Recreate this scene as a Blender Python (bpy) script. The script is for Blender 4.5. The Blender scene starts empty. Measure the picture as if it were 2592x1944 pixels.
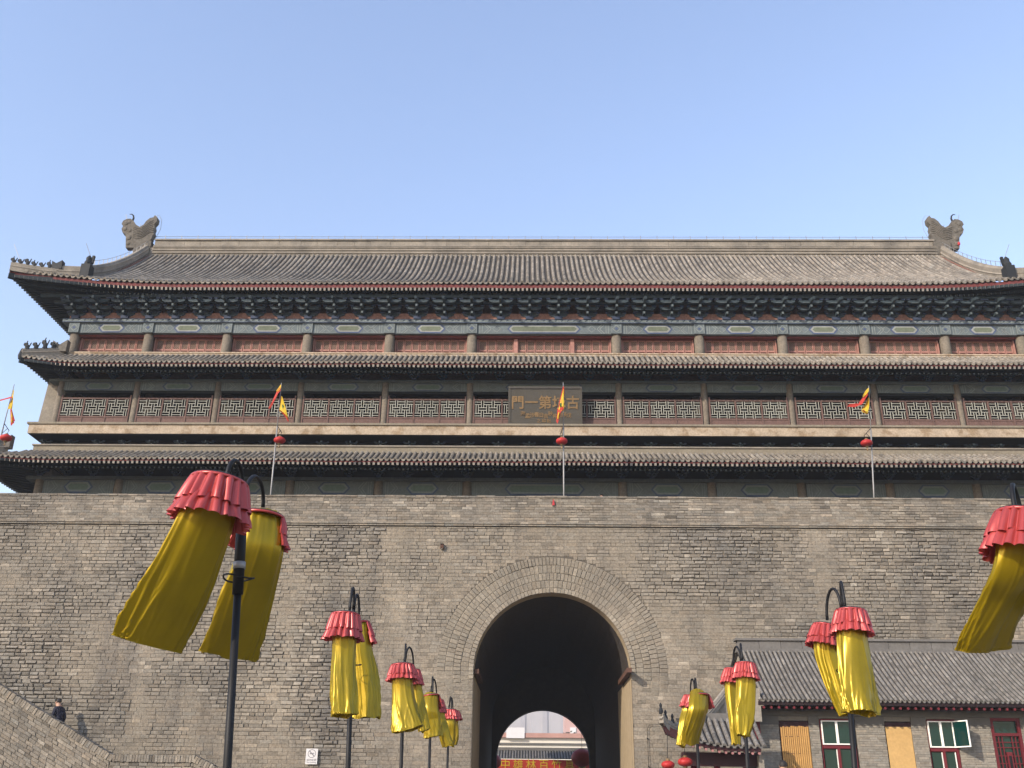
import bpy, math, random
from mathutils import Vector, Matrix, noise as mnoise

random.seed(7)
S = bpy.context.scene
COL = S.collection
R = math.radians

# ------------------------------------------------------------------ camera
F, CX, CY = 2500.0, 1296.0, 972.0
CAMZ = 0.7
YAW, PITCH, ROLL = 0.0182, R(23.3), -0.0106
rot = Matrix.Rotation(YAW, 3, 'Z') @ Matrix.Rotation(PITCH, 3, 'X') @ Matrix.Rotation(ROLL, 3, 'Y')
c_r, c_f, c_u = rot.col[0], rot.col[1], rot.col[2]
cam = bpy.data.objects.new('camera', bpy.data.cameras.new('camera'))
COL.objects.link(cam)
cam.matrix_world = Matrix(((c_r.x, c_u.x, -c_f.x, 0), (c_r.y, c_u.y, -c_f.y, 0), (c_r.z, c_u.z, -c_f.z, CAMZ), (0, 0, 0, 1)))
cam.data.sensor_width = 36
cam.data.lens = F / 2592 * 36
cam.data.clip_end = 5000
S.camera = cam

# ------------------------------------------------------------------ light
TOSUN = Vector((-1.0, -1.0, 0.74)).normalized()
SUN_EL = math.asin(TOSUN.z)
SUN_AZ = math.atan2(TOSUN.x, TOSUN.y)
w = bpy.data.worlds.new('World'); S.world = w; w.use_nodes = True
nt = w.node_tree
sky = nt.nodes.new('ShaderNodeTexSky'); sky.sky_type = 'NISHITA'; sky.sun_disc = False
sky.sun_elevation = SUN_EL; sky.sun_rotation = SUN_AZ % (2 * math.pi)
sky.air_density = 1.5; sky.dust_density = 0.7; sky.ozone_density = 2.2; sky.altitude = 0
bg = nt.nodes['Background']; bg.inputs['Strength'].default_value = 0.15
wb = nt.nodes.new('ShaderNodeVectorMath'); wb.operation = 'MULTIPLY'; wb.inputs[1].default_value = (1.07, 0.955, 1.02)   # white balance of the sky light
nt.links.new(sky.outputs[0], wb.inputs[0]); nt.links.new(wb.outputs[0], bg.inputs[0])
sun = bpy.data.objects.new('sun', bpy.data.lights.new('sun', 'SUN')); COL.objects.link(sun)
sun.data.energy = 2.8; sun.data.angle = R(0.6); sun.data.color = (1.0, 0.90, 0.76)
sun.rotation_euler = (-TOSUN).to_track_quat('-Z', 'Y').to_euler()
S.view_settings.view_transform = 'Standard'; S.view_settings.look = 'None'
S.view_settings.gamma = 1; S.view_settings.use_curve_mapping = False
S.view_settings.exposure = 1.04
S.render.engine = 'CYCLES'
S.cycles.max_bounces = 6; S.cycles.diffuse_bounces = 3; S.cycles.volume_bounces = 0


def at(px, py, Y):
    """a place in the world at depth Y, seen at (px, py) of the 2212-wide survey picture"""
    k = 2592 / 2212
    d = c_f + c_r * ((px * k - CX) / F) - c_u * ((py * k - CY) / F)
    return Vector((0, 0, CAMZ)) + d * (Y / d.y)


# ------------------------------------------------------------------ materials
def N(nt, t, **kw):
    n = nt.nodes.new(t)
    for k, v in kw.items():
        setattr(n, k, v)
    return n


def mat(name, col, rough=0.8, var=0.15, scale=3.0, metallic=0.0, bump=0.0, bscale=30, tone=False, stain=None, stain_scale=0.4,
        stain_lo=0.45, stain_hi=0.7, spec=0.3, trans=0.0, coat=0.0, speck=0.0, grime=None, bloom=0.0):
    m = bpy.data.materials.new(name); m.use_nodes = True
    nt = m.node_tree; L = nt.links.new
    b = nt.nodes['Principled BSDF']
    b.inputs['Roughness'].default_value = rough; b.inputs['Metallic'].default_value = metallic
    b.inputs['Specular IOR Level'].default_value = spec
    geo = N(nt, 'ShaderNodeNewGeometry')
    nz = N(nt, 'ShaderNodeTexNoise'); nz.inputs['Scale'].default_value = scale; nz.inputs['Detail'].default_value = 5
    nz.inputs['Roughness'].default_value = 0.65
    L(geo.outputs['Position'], nz.inputs['Vector'])
    mr = N(nt, 'ShaderNodeMapRange'); mr.inputs['From Min'].default_value = 0.25; mr.inputs['From Max'].default_value = 0.75
    mr.inputs['To Min'].default_value = 1 - var; mr.inputs['To Max'].default_value = 1 + var
    L(nz.outputs[0], mr.inputs[0])
    rgb = N(nt, 'ShaderNodeRGB'); rgb.outputs[0].default_value = (*col, 1)
    cur = rgb.outputs[0]
    if tone:
        at_ = N(nt, 'ShaderNodeAttribute', attribute_name='tone')
        mx = N(nt, 'ShaderNodeMix', data_type='RGBA', blend_type='MULTIPLY'); mx.inputs[0].default_value = 1
        L(cur, mx.inputs[6]); L(at_.outputs['Color'], mx.inputs[7]); cur = mx.outputs[2]
    if stain:
        n2 = N(nt, 'ShaderNodeTexNoise'); n2.inputs['Scale'].default_value = stain_scale; n2.inputs['Detail'].default_value = 6
        n2.inputs['Roughness'].default_value = 0.6
        L(geo.outputs['Position'], n2.inputs['Vector'])
        m2 = N(nt, 'ShaderNodeMapRange'); m2.inputs['From Min'].default_value = stain_lo; m2.inputs['From Max'].default_value = stain_hi
        L(n2.outputs[0], m2.inputs[0])
        mx = N(nt, 'ShaderNodeMix', data_type='RGBA', blend_type='MULTIPLY'); mx.clamp_factor = True
        L(m2.outputs[0], mx.inputs[0]); L(cur, mx.inputs[6]); mx.inputs[7].default_value = (*stain, 1); cur = mx.outputs[2]
    if grime:      # streaks running down
        mp = N(nt, 'ShaderNodeMapping'); mp.inputs['Scale'].default_value = (2.2, 2.2, 0.12)
        L(geo.outputs['Position'], mp.inputs[0])
        n3 = N(nt, 'ShaderNodeTexNoise'); n3.inputs['Scale'].default_value = 0.8; n3.inputs['Detail'].default_value = 5
        L(mp.outputs[0], n3.inputs['Vector'])
        m3 = N(nt, 'ShaderNodeMapRange'); m3.inputs['From Min'].default_value = 0.5; m3.inputs['From Max'].default_value = 0.72
        L(n3.outputs[0], m3.inputs[0])
        mx = N(nt, 'ShaderNodeMix', data_type='RGBA', blend_type='MULTIPLY'); mx.clamp_factor = True
        L(m3.outputs[0], mx.inputs[0]); L(cur, mx.inputs[6]); mx.inputs[7].default_value = (*grime, 1); cur = mx.outputs[2]
    if speck:
        n4 = N(nt, 'ShaderNodeTexNoise'); n4.inputs['Scale'].default_value = 14; n4.inputs['Detail'].default_value = 4
        L(geo.outputs['Position'], n4.inputs['Vector'])
        m4 = N(nt, 'ShaderNodeMapRange'); m4.inputs['From Min'].default_value = 0.3; m4.inputs['From Max'].default_value = 0.7
        m4.inputs['To Min'].default_value = 1 - speck; m4.inputs['To Max'].default_value = 1 + speck
        L(n4.outputs[0], m4.inputs[0])
        mu = N(nt, 'ShaderNodeMath', operation='MULTIPLY'); L(mr.outputs[0], mu.inputs[0]); L(m4.outputs[0], mu.inputs[1])
        fac = mu.outputs[0]
    else:
        fac = mr.outputs[0]
    oi = N(nt, 'ShaderNodeObjectInfo'); mo = N(nt, 'ShaderNodeMapRange'); mo.inputs['To Min'].default_value = 0.92; mo.inputs['To Max'].default_value = 1.08
    L(oi.outputs['Random'], mo.inputs[0]); mv = N(nt, 'ShaderNodeMath', operation='MULTIPLY'); L(fac, mv.inputs[0]); L(mo.outputs[0], mv.inputs[1]); fac = mv.outputs[0]
    if bloom:
        n6 = N(nt, 'ShaderNodeTexNoise'); n6.inputs['Scale'].default_value = 0.55; n6.inputs['Detail'].default_value = 8; n6.inputs['Roughness'].default_value = 0.7
        mp6 = N(nt, 'ShaderNodeMapping'); mp6.inputs['Location'].default_value = (13, 5, 7); mp6.inputs['Scale'].default_value = (1, 1, 0.6); L(geo.outputs['Position'], mp6.inputs[0]); L(mp6.outputs[0], n6.inputs['Vector'])
        m6 = N(nt, 'ShaderNodeMapRange'); m6.inputs['From Min'].default_value = 0.52; m6.inputs['From Max'].default_value = 0.75; m6.inputs['To Min'].default_value = 1.0; m6.inputs['To Max'].default_value = 1 + bloom
        L(n6.outputs[0], m6.inputs[0]); mw = N(nt, 'ShaderNodeMath', operation='MULTIPLY'); L(fac, mw.inputs[0]); L(m6.outputs[0], mw.inputs[1]); fac = mw.outputs[0]
    vm = N(nt, 'ShaderNodeVectorMath', operation='SCALE')
    L(cur, vm.inputs[0]); L(fac, vm.inputs['Scale'])
    L(vm.outputs[0], b.inputs['Base Color'])
    if coat: b.inputs['Coat Weight'].default_value = coat
    if bump:
        nb = N(nt, 'ShaderNodeTexNoise'); nb.inputs['Scale'].default_value = bscale; nb.inputs['Detail'].default_value = 5
        L(geo.outputs['Position'], nb.inputs['Vector'])
        bp = N(nt, 'ShaderNodeBump'); bp.inputs['Strength'].default_value = bump; bp.inputs['Distance'].default_value = 0.02
        L(nb.outputs[0], bp.inputs['Height']); L(bp.outputs[0], b.inputs['Normal'])
    if trans:
        out = nt.nodes['Material Output']
        tr = N(nt, 'ShaderNodeBsdfTranslucent'); L(vm.outputs[0], tr.inputs[0])
        ms = N(nt, 'ShaderNodeMixShader'); ms.inputs[0].default_value = trans
        L(b.outputs[0], ms.inputs[1]); L(tr.outputs[0], ms.inputs[2]); L(ms.outputs[0], out.inputs[0])
    return m


M = {}
M['brick'] = mat('old_grey_brick', (0.197, 0.171, 0.135), 0.92, 0.16, 9, tone=True, stain=(0.74, 0.76, 0.80), stain_scale=0.3, bump=0.6, bscale=24, speck=0.2, grime=(0.74, 0.75, 0.78), bloom=0.42)
M['mortar'] = mat('mortar', (0.112, 0.096, 0.075), 0.95, 0.2, 6, stain=(0.6, 0.6, 0.62), stain_scale=0.33, bump=0.5, bscale=30, speck=0.2)
M['arch_brick'] = mat('arch_brick', (0.200, 0.173, 0.134), 0.92, 0.15, 9, tone=True, stain=(0.78, 0.78, 0.8), stain_scale=0.5, bump=0.4, bscale=24, speck=0.15)
M['vault'] = mat('sooty_shaded_vault_brick', (0.034, 0.027, 0.023), 0.95, 0.2, 4, bump=0.4)  # soot, with the darkness of the tunnel also put into the colour
M['jamb'] = mat('sunlit_jamb_plaster', (0.300, 0.235, 0.150), 0.9, 0.15, 4, bump=0.4)
M['tile'] = mat('grey_roof_tile', (0.215, 0.190, 0.157), 0.88, 0.22, 2.5, tone=True, stain=(0.72, 0.72, 0.72), stain_scale=0.9, speck=0.18, bump=0.3)
M['tile_new'] = mat('house_roof_tile', (0.150, 0.138, 0.122), 0.88, 0.18, 3, tone=True, speck=0.15, bump=0.3)
M['pan'] = mat('roof_bedding', (0.042, 0.037, 0.032), 0.95, 0.25, 6)
M['ridge'] = mat('ridge_plaster', (0.225, 0.198, 0.160), 0.9, 0.22, 2.2, stain=(0.65, 0.66, 0.68), stain_scale=0.8, speck=0.15, bump=0.3)
M['ridge_new'] = mat('house_ridge_plaster', (0.125, 0.117, 0.108), 0.9, 0.2, 2.2, speck=0.12)
M['ornament'] = mat('ridge_ornament_clay', (0.115, 0.103, 0.086), 0.9, 0.3, 5, speck=0.2, bump=0.6, bscale=18)
M['figure'] = mat('dark_glazed_figure', (0.016, 0.018, 0.020), 0.7, 0.2, 8)
M['red_fascia'] = mat('dull_red_paint', (0.115, 0.026, 0.024), 0.75, 0.3, 4, speck=0.2)
M['rafter_end'] = mat('pale_rafter_end', (0.250, 0.222, 0.190), 0.8, 0.3, 6)
M['rafter'] = mat('shaded_blue_green_rafter', (0.014, 0.021, 0.025), 0.8, 0.25, 4)  # eave shade darkened into the rafter colour
M['soffit'] = mat('shade_dark_soffit', (0.013, 0.017, 0.019), 0.85, 0.25, 3)  # underside shade is darkened into this colour
M['bracket'] = mat('shaded_teal_bracket_paint', (0.028, 0.042, 0.050), 0.75, 0.3, 5, speck=0.2)  # bracket paints darkened to carry the shade under the eaves
M['bracket_blue'] = mat('shaded_blue_bracket_paint', (0.030, 0.042, 0.075), 0.75, 0.3, 5)
M['bracket_pale'] = mat('pale_bracket_edge', (0.085, 0.105, 0.110), 0.75, 0.25, 6)
M['infill'] = mat('orange_red_infill', (0.165, 0.082, 0.058), 0.8, 0.3, 5, speck=0.3)
M['beam'] = mat('grey_blue_beam_paint', (0.108, 0.130, 0.135), 0.8, 0.16, 4, speck=0.16, stain=(0.82, 0.84, 0.86), stain_scale=1.2)
M['beam_shaded'] = mat('shaded_grey_green_beam', (0.085, 0.100, 0.096), 0.8, 0.2, 4, speck=0.14)  # beam paint of the lower storeys, their eave shade put into the colour
M['paint_white'] = mat('faded_white_paint', (0.225, 0.235, 0.220), 0.8, 0.2, 6)
M['paint_blue'] = mat('faded_blue_paint', (0.055, 0.075, 0.140), 0.8, 0.25, 6)
M['paint_olive'] = mat('faded_olive_paint', (0.112, 0.128, 0.090), 0.8, 0.25, 6)
M['paint_line'] = mat('pale_line_paint', (0.180, 0.200, 0.196), 0.8, 0.2, 8)
M['plate'] = mat('patterned_plate_paint', (0.125, 0.145, 0.150), 0.8, 0.3, 9, speck=0.35)
M['paint_dim'] = mat('dim_line_paint', (0.115, 0.135, 0.130), 0.8, 0.2, 8)  # dim copies of the cartouche paints, lower-storey shade put into the colour
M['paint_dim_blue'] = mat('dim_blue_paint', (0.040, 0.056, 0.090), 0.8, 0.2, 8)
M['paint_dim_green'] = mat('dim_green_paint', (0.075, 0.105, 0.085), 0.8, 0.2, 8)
M['column'] = mat('worn_column_paint', (0.150, 0.127, 0.098), 0.8, 0.28, 3, speck=0.22, stain=(0.75, 0.72, 0.7), stain_scale=1.5)
M['door_red'] = mat('faded_red_door', (0.300, 0.150, 0.120), 0.75, 0.18, 4, speck=0.15)
M['door_panel'] = mat('faded_red_panel', (0.165, 0.064, 0.050), 0.75, 0.18, 4, speck=0.15)
M['door_hatch'] = mat('pinkish_lattice_bar', (0.235, 0.155, 0.118), 0.8, 0.15, 6)
M['door_back'] = mat('dim_lattice_backing', (0.070, 0.045, 0.036), 0.85, 0.2, 6)
M['dark_in'] = mat('dark_interior_shade', (0.008, 0.008, 0.009), 0.95, 0.2, 3)  # near-black that stands for shade in recesses and rooms
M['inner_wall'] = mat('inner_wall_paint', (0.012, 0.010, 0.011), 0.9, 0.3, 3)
M['platform'] = mat('weathered_balcony_plaster', (0.360, 0.288, 0.208), 0.88, 0.18, 1.6, stain=(0.66, 0.60, 0.52), stain_scale=2.2, stain_lo=0.5, stain_hi=0.62, speck=0.2, bump=0.3)
M['lattice'] = mat('pale_lattice_bar', (0.300, 0.300, 0.262), 0.8, 0.18, 6)
M['lattice_red'] = mat('old_red_frame', (0.115, 0.068, 0.057), 0.8, 0.2, 5, speck=0.15)
M['weiji'] = mat('olive_grey_band', (0.180, 0.155, 0.115), 0.9, 0.18, 1.6, speck=0.15)
M['plaque'] = mat('dark_plaque', (0.050, 0.043, 0.032), 0.42, 0.15, 3, spec=0.35)
M['gold'] = mat('dull_gold', (0.185, 0.115, 0.050), 0.5, 0.2, 8, metallic=0.25)
M['iron'] = mat('black_painted_iron', (0.007, 0.007, 0.008), 0.55, 0.2, 8, spec=0.25)
M['iron_grey'] = mat('galvanised_pole', (0.250, 0.245, 0.240), 0.5, 0.15, 6, metallic=0.3)
M['yellow'] = mat('yellow_satin', (0.310, 0.215, 0.004), 0.30, 0.14, 2.5, metallic=0.48, spec=0.5, trans=0.12)
M['red'] = mat('red_satin', (0.430, 0.062, 0.056), 0.33, 0.10, 4, metallic=0.35, spec=0.6, trans=0.14)
M['cap'] = mat('grey_green_cap', (0.075, 0.095, 0.088), 0.5, 0.1, 5)
M['lantern_red'] = mat('red_lantern_silk', (0.430, 0.030, 0.028), 0.5, 0.12, 6, trans=0.2)
M['flag_yellow'] = mat('yellow_flag_cloth', (0.600, 0.420, 0.030), 0.6, 0.08, 5, trans=0.3)
M['flag_red'] = mat('red_flag_cloth', (0.480, 0.045, 0.030), 0.6, 0.1, 5, trans=0.3)
M['flag_green'] = mat('dark_green_print', (0.060, 0.120, 0.030), 0.7, 0.1, 5)
M['house_brick'] = mat('house_brick', (0.230, 0.205, 0.168), 0.92, 0.14, 8, tone=True, speck=0.15)
M['house_mortar'] = mat('house_mortar', (0.150, 0.135, 0.112), 0.95, 0.2, 8)
M['plaster_grey'] = mat('grey_plaster', (0.110, 0.102, 0.090), 0.9, 0.15, 3)
M['blind'] = mat('bamboo_blind', (0.480, 0.265, 0.085), 0.8, 0.1, 3, speck=0.08)
M['blind_pale'] = mat('pale_bamboo_blind', (0.480, 0.300, 0.115), 0.8, 0.08, 3, speck=0.08)
M['white_frame'] = mat('white_aluminium', (0.780, 0.760, 0.700), 0.45, 0.05, 5)
M['red_wood'] = mat('dark_red_wood', (0.110, 0.011, 0.015), 0.55, 0.15, 5)
M['red_wood_dark'] = mat('brown_red_wood', (0.030, 0.007, 0.009), 0.6, 0.2, 5)
M['pink_end'] = mat('pinkish_rafter_end', (0.300, 0.140, 0.130), 0.7, 0.25, 9)
M['sign_white'] = mat('white_enamel', (0.560, 0.540, 0.530), 0.4, 0.05, 5)
M['sign_grey'] = mat('grey_print', (0.160, 0.150, 0.160), 0.6, 0.05, 5)
M['cream'] = mat('cream_wall', (0.640, 0.590, 0.500), 0.8, 0.08, 0.3)
M['far_red'] = mat('far_roof_red', (0.360, 0.200, 0.160), 0.8, 0.2, 0.5)
M['far_grey'] = mat('haze_pale_tower_grey', (0.350, 0.330, 0.330), 0.8, 0.1, 0.1)  # pale tone of blocks and bays has the distance haze put into it
M['far_bay'] = mat('haze_pale_tower_bay', (0.290, 0.275, 0.285), 0.8, 0.1, 0.1)
M['red_black'] = mat('black_red_board', (0.014, 0.005, 0.006), 0.7, 0.2, 5)
M['far_pink'] = mat('far_tower_pink', (0.450, 0.290, 0.260), 0.8, 0.1, 0.1)
M['leaf'] = mat('winter_tree', (0.060, 0.065, 0.040), 0.9, 0.3, 1)
M['bark'] = mat('bark', (0.080, 0.065, 0.050), 0.95, 0.3, 3)
M['paving'] = mat('stone_paving', (0.125, 0.118, 0.106), 0.85, 0.2, 1.5, speck=0.15)
M['skin'] = mat('skin', (0.420, 0.250, 0.170), 0.6, 0.05, 9)
M['hair'] = mat('black_hair', (0.015, 0.012, 0.011), 0.6, 0.1, 30)
M['navy'] = mat('navy_cloth', (0.018, 0.018, 0.030), 0.85, 0.15, 9)
M['black_cloth'] = mat('black_cloth', (0.014, 0.013, 0.014), 0.85, 0.15, 9)
M['red_cloth'] = mat('red_cloth', (0.400, 0.040, 0.045), 0.85, 0.1, 9)
M['timber'] = mat('brown_timber', (0.085, 0.042, 0.028), 0.8, 0.2, 6)
M['glass'] = bpy.data.materials.new('window_glass'); M['glass'].use_nodes = True
_b = M['glass'].node_tree.nodes['Principled BSDF']
_b.inputs['Base Color'].default_value = (0.002, 0.026, 0.022, 1); _b.inputs['Roughness'].default_value = 0.06; _b.inputs['Specular IOR Level'].default_value = 0.32


# ------------------------------------------------------------------ mesh builder
class MB:
    def __init__(s):
        s.v = []; s.f = []; s.t = []; s.mi = []; s.m = 0; s.tone = (1, 1, 1)

    def vert(s, p):
        s.v.append((p[0], p[1], p[2])); s.t.append(s.tone); return len(s.v) - 1

    def face(s, *i):
        s.f.append(i); s.mi.append(s.m)

    def box(s, x0, x1, y0, y1, z0, z1):
        b = [s.vert(p) for p in ((x0, y0, z0), (x1, y0, z0), (x1, y1, z0), (x0, y1, z0), (x0, y0, z1), (x1, y0, z1), (x1, y1, z1), (x0, y1, z1))]
        for q in ((0, 1, 5, 4), (1, 2, 6, 5), (2, 3, 7, 6), (3, 0, 4, 7), (4, 5, 6, 7), (3, 2, 1, 0)):
            s.face(*[b[k] for k in q])
        return s

    def obox(s, c, ax, ay, az):
        """box from centre and three half-axis vectors"""
        c = Vector(c); ax = Vector(ax); ay = Vector(ay); az = Vector(az)
        b = [s.vert(c + sx * ax + sy * ay + sz * az) for sz in (-1, 1) for sx, sy in ((-1, -1), (1, -1), (1, 1), (-1, 1))]
        for q in ((0, 1, 5, 4), (1, 2, 6, 5), (2, 3, 7, 6), (3, 0, 4, 7), (4, 5, 6, 7), (3, 2, 1, 0)):
            s.face(*[b[k] for k in q])
        return s

    def bar(s, p, q, wx, wz, up=(0, 0, 1)):
        p = Vector(p); q = Vector(q); d = (q - p); l = d.length
        if l < 1e-6: return s
        d /= l; u = Vector(up)
        if abs(d.dot(u)) > 0.98: u = Vector((0, 1, 0))
        x = d.cross(u).normalized(); z = x.cross(d).normalized()
        return s.obox((p + q) / 2, x * wx, d * l / 2, z * wz)

    def tube(s, pts, r, n=8, cap=True):
        pts = [Vector(p) for p in pts]
        rs = r if isinstance(r, (list, tuple)) else [r] * len(pts)
        rings = []; prev = None
        for k, p in enumerate(pts):
            d = (pts[min(k + 1, len(pts) - 1)] - pts[max(k - 1, 0)]).normalized()
            u = prev if prev is not None else (Vector((0, 0, 1)) if abs(d.z) < 0.9 else Vector((0, 1, 0)))
            x = d.cross(u)
            if x.length < 1e-4: x = d.cross(Vector((1, 0.3, 0)))
            x.normalize(); y = x.cross(d).normalized(); prev = y
            rings.append([s.vert(p + rs[k] * (math.cos(a) * x + math.sin(a) * y)) for a in (2 * math.pi * j / n for j in range(n))])
        for A, B in zip(rings, rings[1:]):
            for j in range(n): s.face(A[j], A[(j + 1) % n], B[(j + 1) % n], B[j])
        if cap:
            s.face(*rings[0][::-1]); s.face(*rings[-1])
        return s

    def lathe(s, c, prof, n=16, sx=1, sy=1):
        c = Vector(c); rings = []
        for r, z in prof:
            rings.append([s.vert(c + Vector((r * sx * math.cos(a), r * sy * math.sin(a), z))) for a in (2 * math.pi * j / n for j in range(n))])
        for A, B in zip(rings, rings[1:]):
            for j in range(n): s.face(A[j], A[(j + 1) % n], B[(j + 1) % n], B[j])
        s.face(*rings[0][::-1]); s.face(*rings[-1])
        return s

    def prism(s, pts, y0, y1):
        """outline in x, z pushed through y"""
        A = [s.vert((x, y0, z)) for x, z in pts]; B = [s.vert((x, y1, z)) for x, z in pts]
        n = len(pts)
        s.face(*A); s.face(*B[::-1])
        for k in range(n): s.face(A[k], B[k], B[(k + 1) % n], A[(k + 1) % n])
        return s

    def grid(s, P):
        """P[i][j] points"""
        I = [[s.vert(p) for p in row] for row in P]
        for a, b in zip(I, I[1:]):
            for k in range(len(a) - 1): s.face(a[k], a[k + 1], b[k + 1], b[k])
        return s

    def mesh(s, name, mats, smooth=False):
        me = bpy.data.meshes.new(name)
        me.from_pydata(s.v, [], s.f)
        mats = mats if isinstance(mats, (list, tuple)) else [mats]
        for m in mats: me.materials.append(M[m] if isinstance(m, str) else m)
        if len(mats) > 1: me.polygons.foreach_set('material_index', s.mi)
        if any(t != (1, 1, 1) for t in s.t):
            a = me.color_attributes.new('tone', 'FLOAT_COLOR', 'POINT')
            a.data.foreach_set('color', [c for t in s.t for c in (*t, 1)])
        elif any(mm.name in TONED for mm in me.materials if mm):
            a = me.color_attributes.new('tone', 'FLOAT_COLOR', 'POINT')
            a.data.foreach_set('color', [1.0] * (4 * len(s.v)))
        if smooth: me.polygons.foreach_set('use_smooth', [True] * len(me.polygons))
        me.update()
        return me

    def build(s, name, mats, parent=None, smooth=False, kind=None, label=None):
        return put(name, s.mesh(name, mats, smooth), parent, kind=kind, label=label)


TONED = {M[k].name for k in ('brick', 'arch_brick', 'tile', 'tile_new', 'house_brick')}


def put(name, me, parent=None, loc=None, kind=None, label=None):
    o = bpy.data.objects.new(name, me); COL.objects.link(o)
    if parent is not None:
        o.parent = parent
        if loc is None:
            b = base_of(parent)
            o.location = -b
    if loc is not None: o.location = loc
    if kind: o['kind'] = kind
    if label: o['label'] = label
    return o


def base_of(o):
    b = Vector(o.location)
    while o.parent is not None:
        o = o.parent; b = b + Vector(o.location)
    return b


def thing(name, label, cat, loc=(0, 0, 0), group=None):
    o = bpy.data.objects.new(name, None); COL.objects.link(o); o.location = loc
    o['label'] = label; o['category'] = cat
    if group: o['group'] = group
    return o


def rnd(a, b): return random.uniform(a, b)


def tone_rand(base=1.0, sp=0.14, hue=0.03):
    k = base + random.gauss(0, sp); k = max(0.45, min(1.6, k)); h = random.gauss(0, hue)
    return (k * (1 + h), k, k * (1 - h))


# ------------------------------------------------------------------ ground and sky setting
g = MB()
xs = [-3000, -300, -60, -30, -15, 0, 15, 30, 60, 300, 3000]; ys = [-3000, -300, -60, -10, 0, 4, 8, 12, 16, 30, 60, 150, 400, 3000]
hz = lambda y: -0.9 if y <= 4 else (-0.9 + 0.9 * (y - 4) / 12 if y < 16 else 0.0)
g.grid([[(x, y, hz(y)) for x in xs] for y in ys])
g.build('ground', 'paving', kind='structure')

# ================================================================== CITY WALL
WY = 34.0; AX = 0.82; AR = 2.62; SPR = 4.92; ROUT = 3.86; WT = 9.86; PT = 10.93
wall = thing('city_wall', 'massive weathered grey brick city wall with an arched gateway', 'city wall', (AX, WY, 0))
PASS_Y = 54.0
X0, X1 = -46.0, 46.0


def arch_pts(r, zc, n=28):
    return [(AX + r * math.cos(a), zc + r * math.sin(a)) for a in (math.pi * (1 - k / n) for k in range(n + 1))]


# wall body: front skin with the gateway cut out, top, back
b = MB()
ap = arch_pts(AR, SPR)
YF = WY
b.face(*[b.vert(p) for p in ((X0, YF, 0), (AX - AR, YF, 0), (AX - AR, YF, SPR), (X0, YF, SPR))])
b.face(*[b.vert(p) for p in ((AX + AR, YF, 0), (X1, YF, 0), (X1, YF, SPR), (AX + AR, YF, SPR))])
for k in range(len(ap) - 1):
    (xa, za), (xb, zb) = ap[k], ap[k + 1]
    b.face(*[b.vert(p) for p in ((xa, YF, za), (xb, YF, zb), (xb, YF, WT), (xa, YF, WT))])
b.face(*[b.vert(p) for p in ((X0, YF, SPR), (AX - AR, YF, SPR), (AX - AR, YF, WT), (X0, YF, WT))])
b.face(*[b.vert(p) for p in ((AX + AR, YF, SPR), (X1, YF, SPR), (X1, YF, WT), (AX + AR, YF, WT))])
b.face(*[b.vert(p) for p in ((X0, YF, WT), (X1, YF, WT), (X1, YF + 0.5, WT), (X0, YF + 0.5, WT))])
b.build('wall_face', 'mortar', wall)
b = MB().box(X0, X1, WY + 0.5, PASS_Y, 9.55, 9.7); b.build('wall_walk', 'mortar', wall)
b = MB(); b.box(X0, AX - 3.3, PASS_Y - 0.6, PASS_Y, 0, 9.5); b.box(AX + 3.3, X1, PASS_Y - 0.6, PASS_Y, 0, 9.5)
b.build('rear_face', 'mortar', wall)

# vaulted passage
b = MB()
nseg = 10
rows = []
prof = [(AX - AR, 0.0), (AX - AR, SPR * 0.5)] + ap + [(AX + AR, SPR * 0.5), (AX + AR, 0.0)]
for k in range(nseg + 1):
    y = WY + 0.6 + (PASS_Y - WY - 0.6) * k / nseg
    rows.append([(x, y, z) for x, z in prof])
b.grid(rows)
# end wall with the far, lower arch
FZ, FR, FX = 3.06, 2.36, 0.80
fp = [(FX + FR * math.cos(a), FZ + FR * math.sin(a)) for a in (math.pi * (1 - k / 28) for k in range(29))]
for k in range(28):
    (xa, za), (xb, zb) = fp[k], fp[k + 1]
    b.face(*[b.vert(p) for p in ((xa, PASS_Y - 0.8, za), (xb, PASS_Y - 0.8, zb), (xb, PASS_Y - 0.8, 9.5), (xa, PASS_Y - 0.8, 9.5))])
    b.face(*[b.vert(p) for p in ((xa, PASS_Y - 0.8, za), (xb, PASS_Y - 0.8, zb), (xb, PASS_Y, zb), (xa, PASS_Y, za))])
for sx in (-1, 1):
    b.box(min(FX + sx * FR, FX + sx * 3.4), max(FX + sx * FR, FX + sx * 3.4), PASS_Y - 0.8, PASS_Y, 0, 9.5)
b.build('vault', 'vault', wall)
# plaster jamb at the mouth, its sunlit tone put into the colour
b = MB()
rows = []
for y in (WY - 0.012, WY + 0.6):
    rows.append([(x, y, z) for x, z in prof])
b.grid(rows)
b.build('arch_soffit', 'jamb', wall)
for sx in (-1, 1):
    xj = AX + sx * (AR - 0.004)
    b = MB(); b.grid([[(xj, WY + 0.6, 0), (xj, WY + 0.6, SPR - 0.1)], [(xj, WY + 5.2, 0), (xj, WY + 5.2, SPR - 0.1)]]); b.build('jamb_wall', 'jamb', wall)  # paler lining paints in the sunlit stretch of the passage sides


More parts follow.
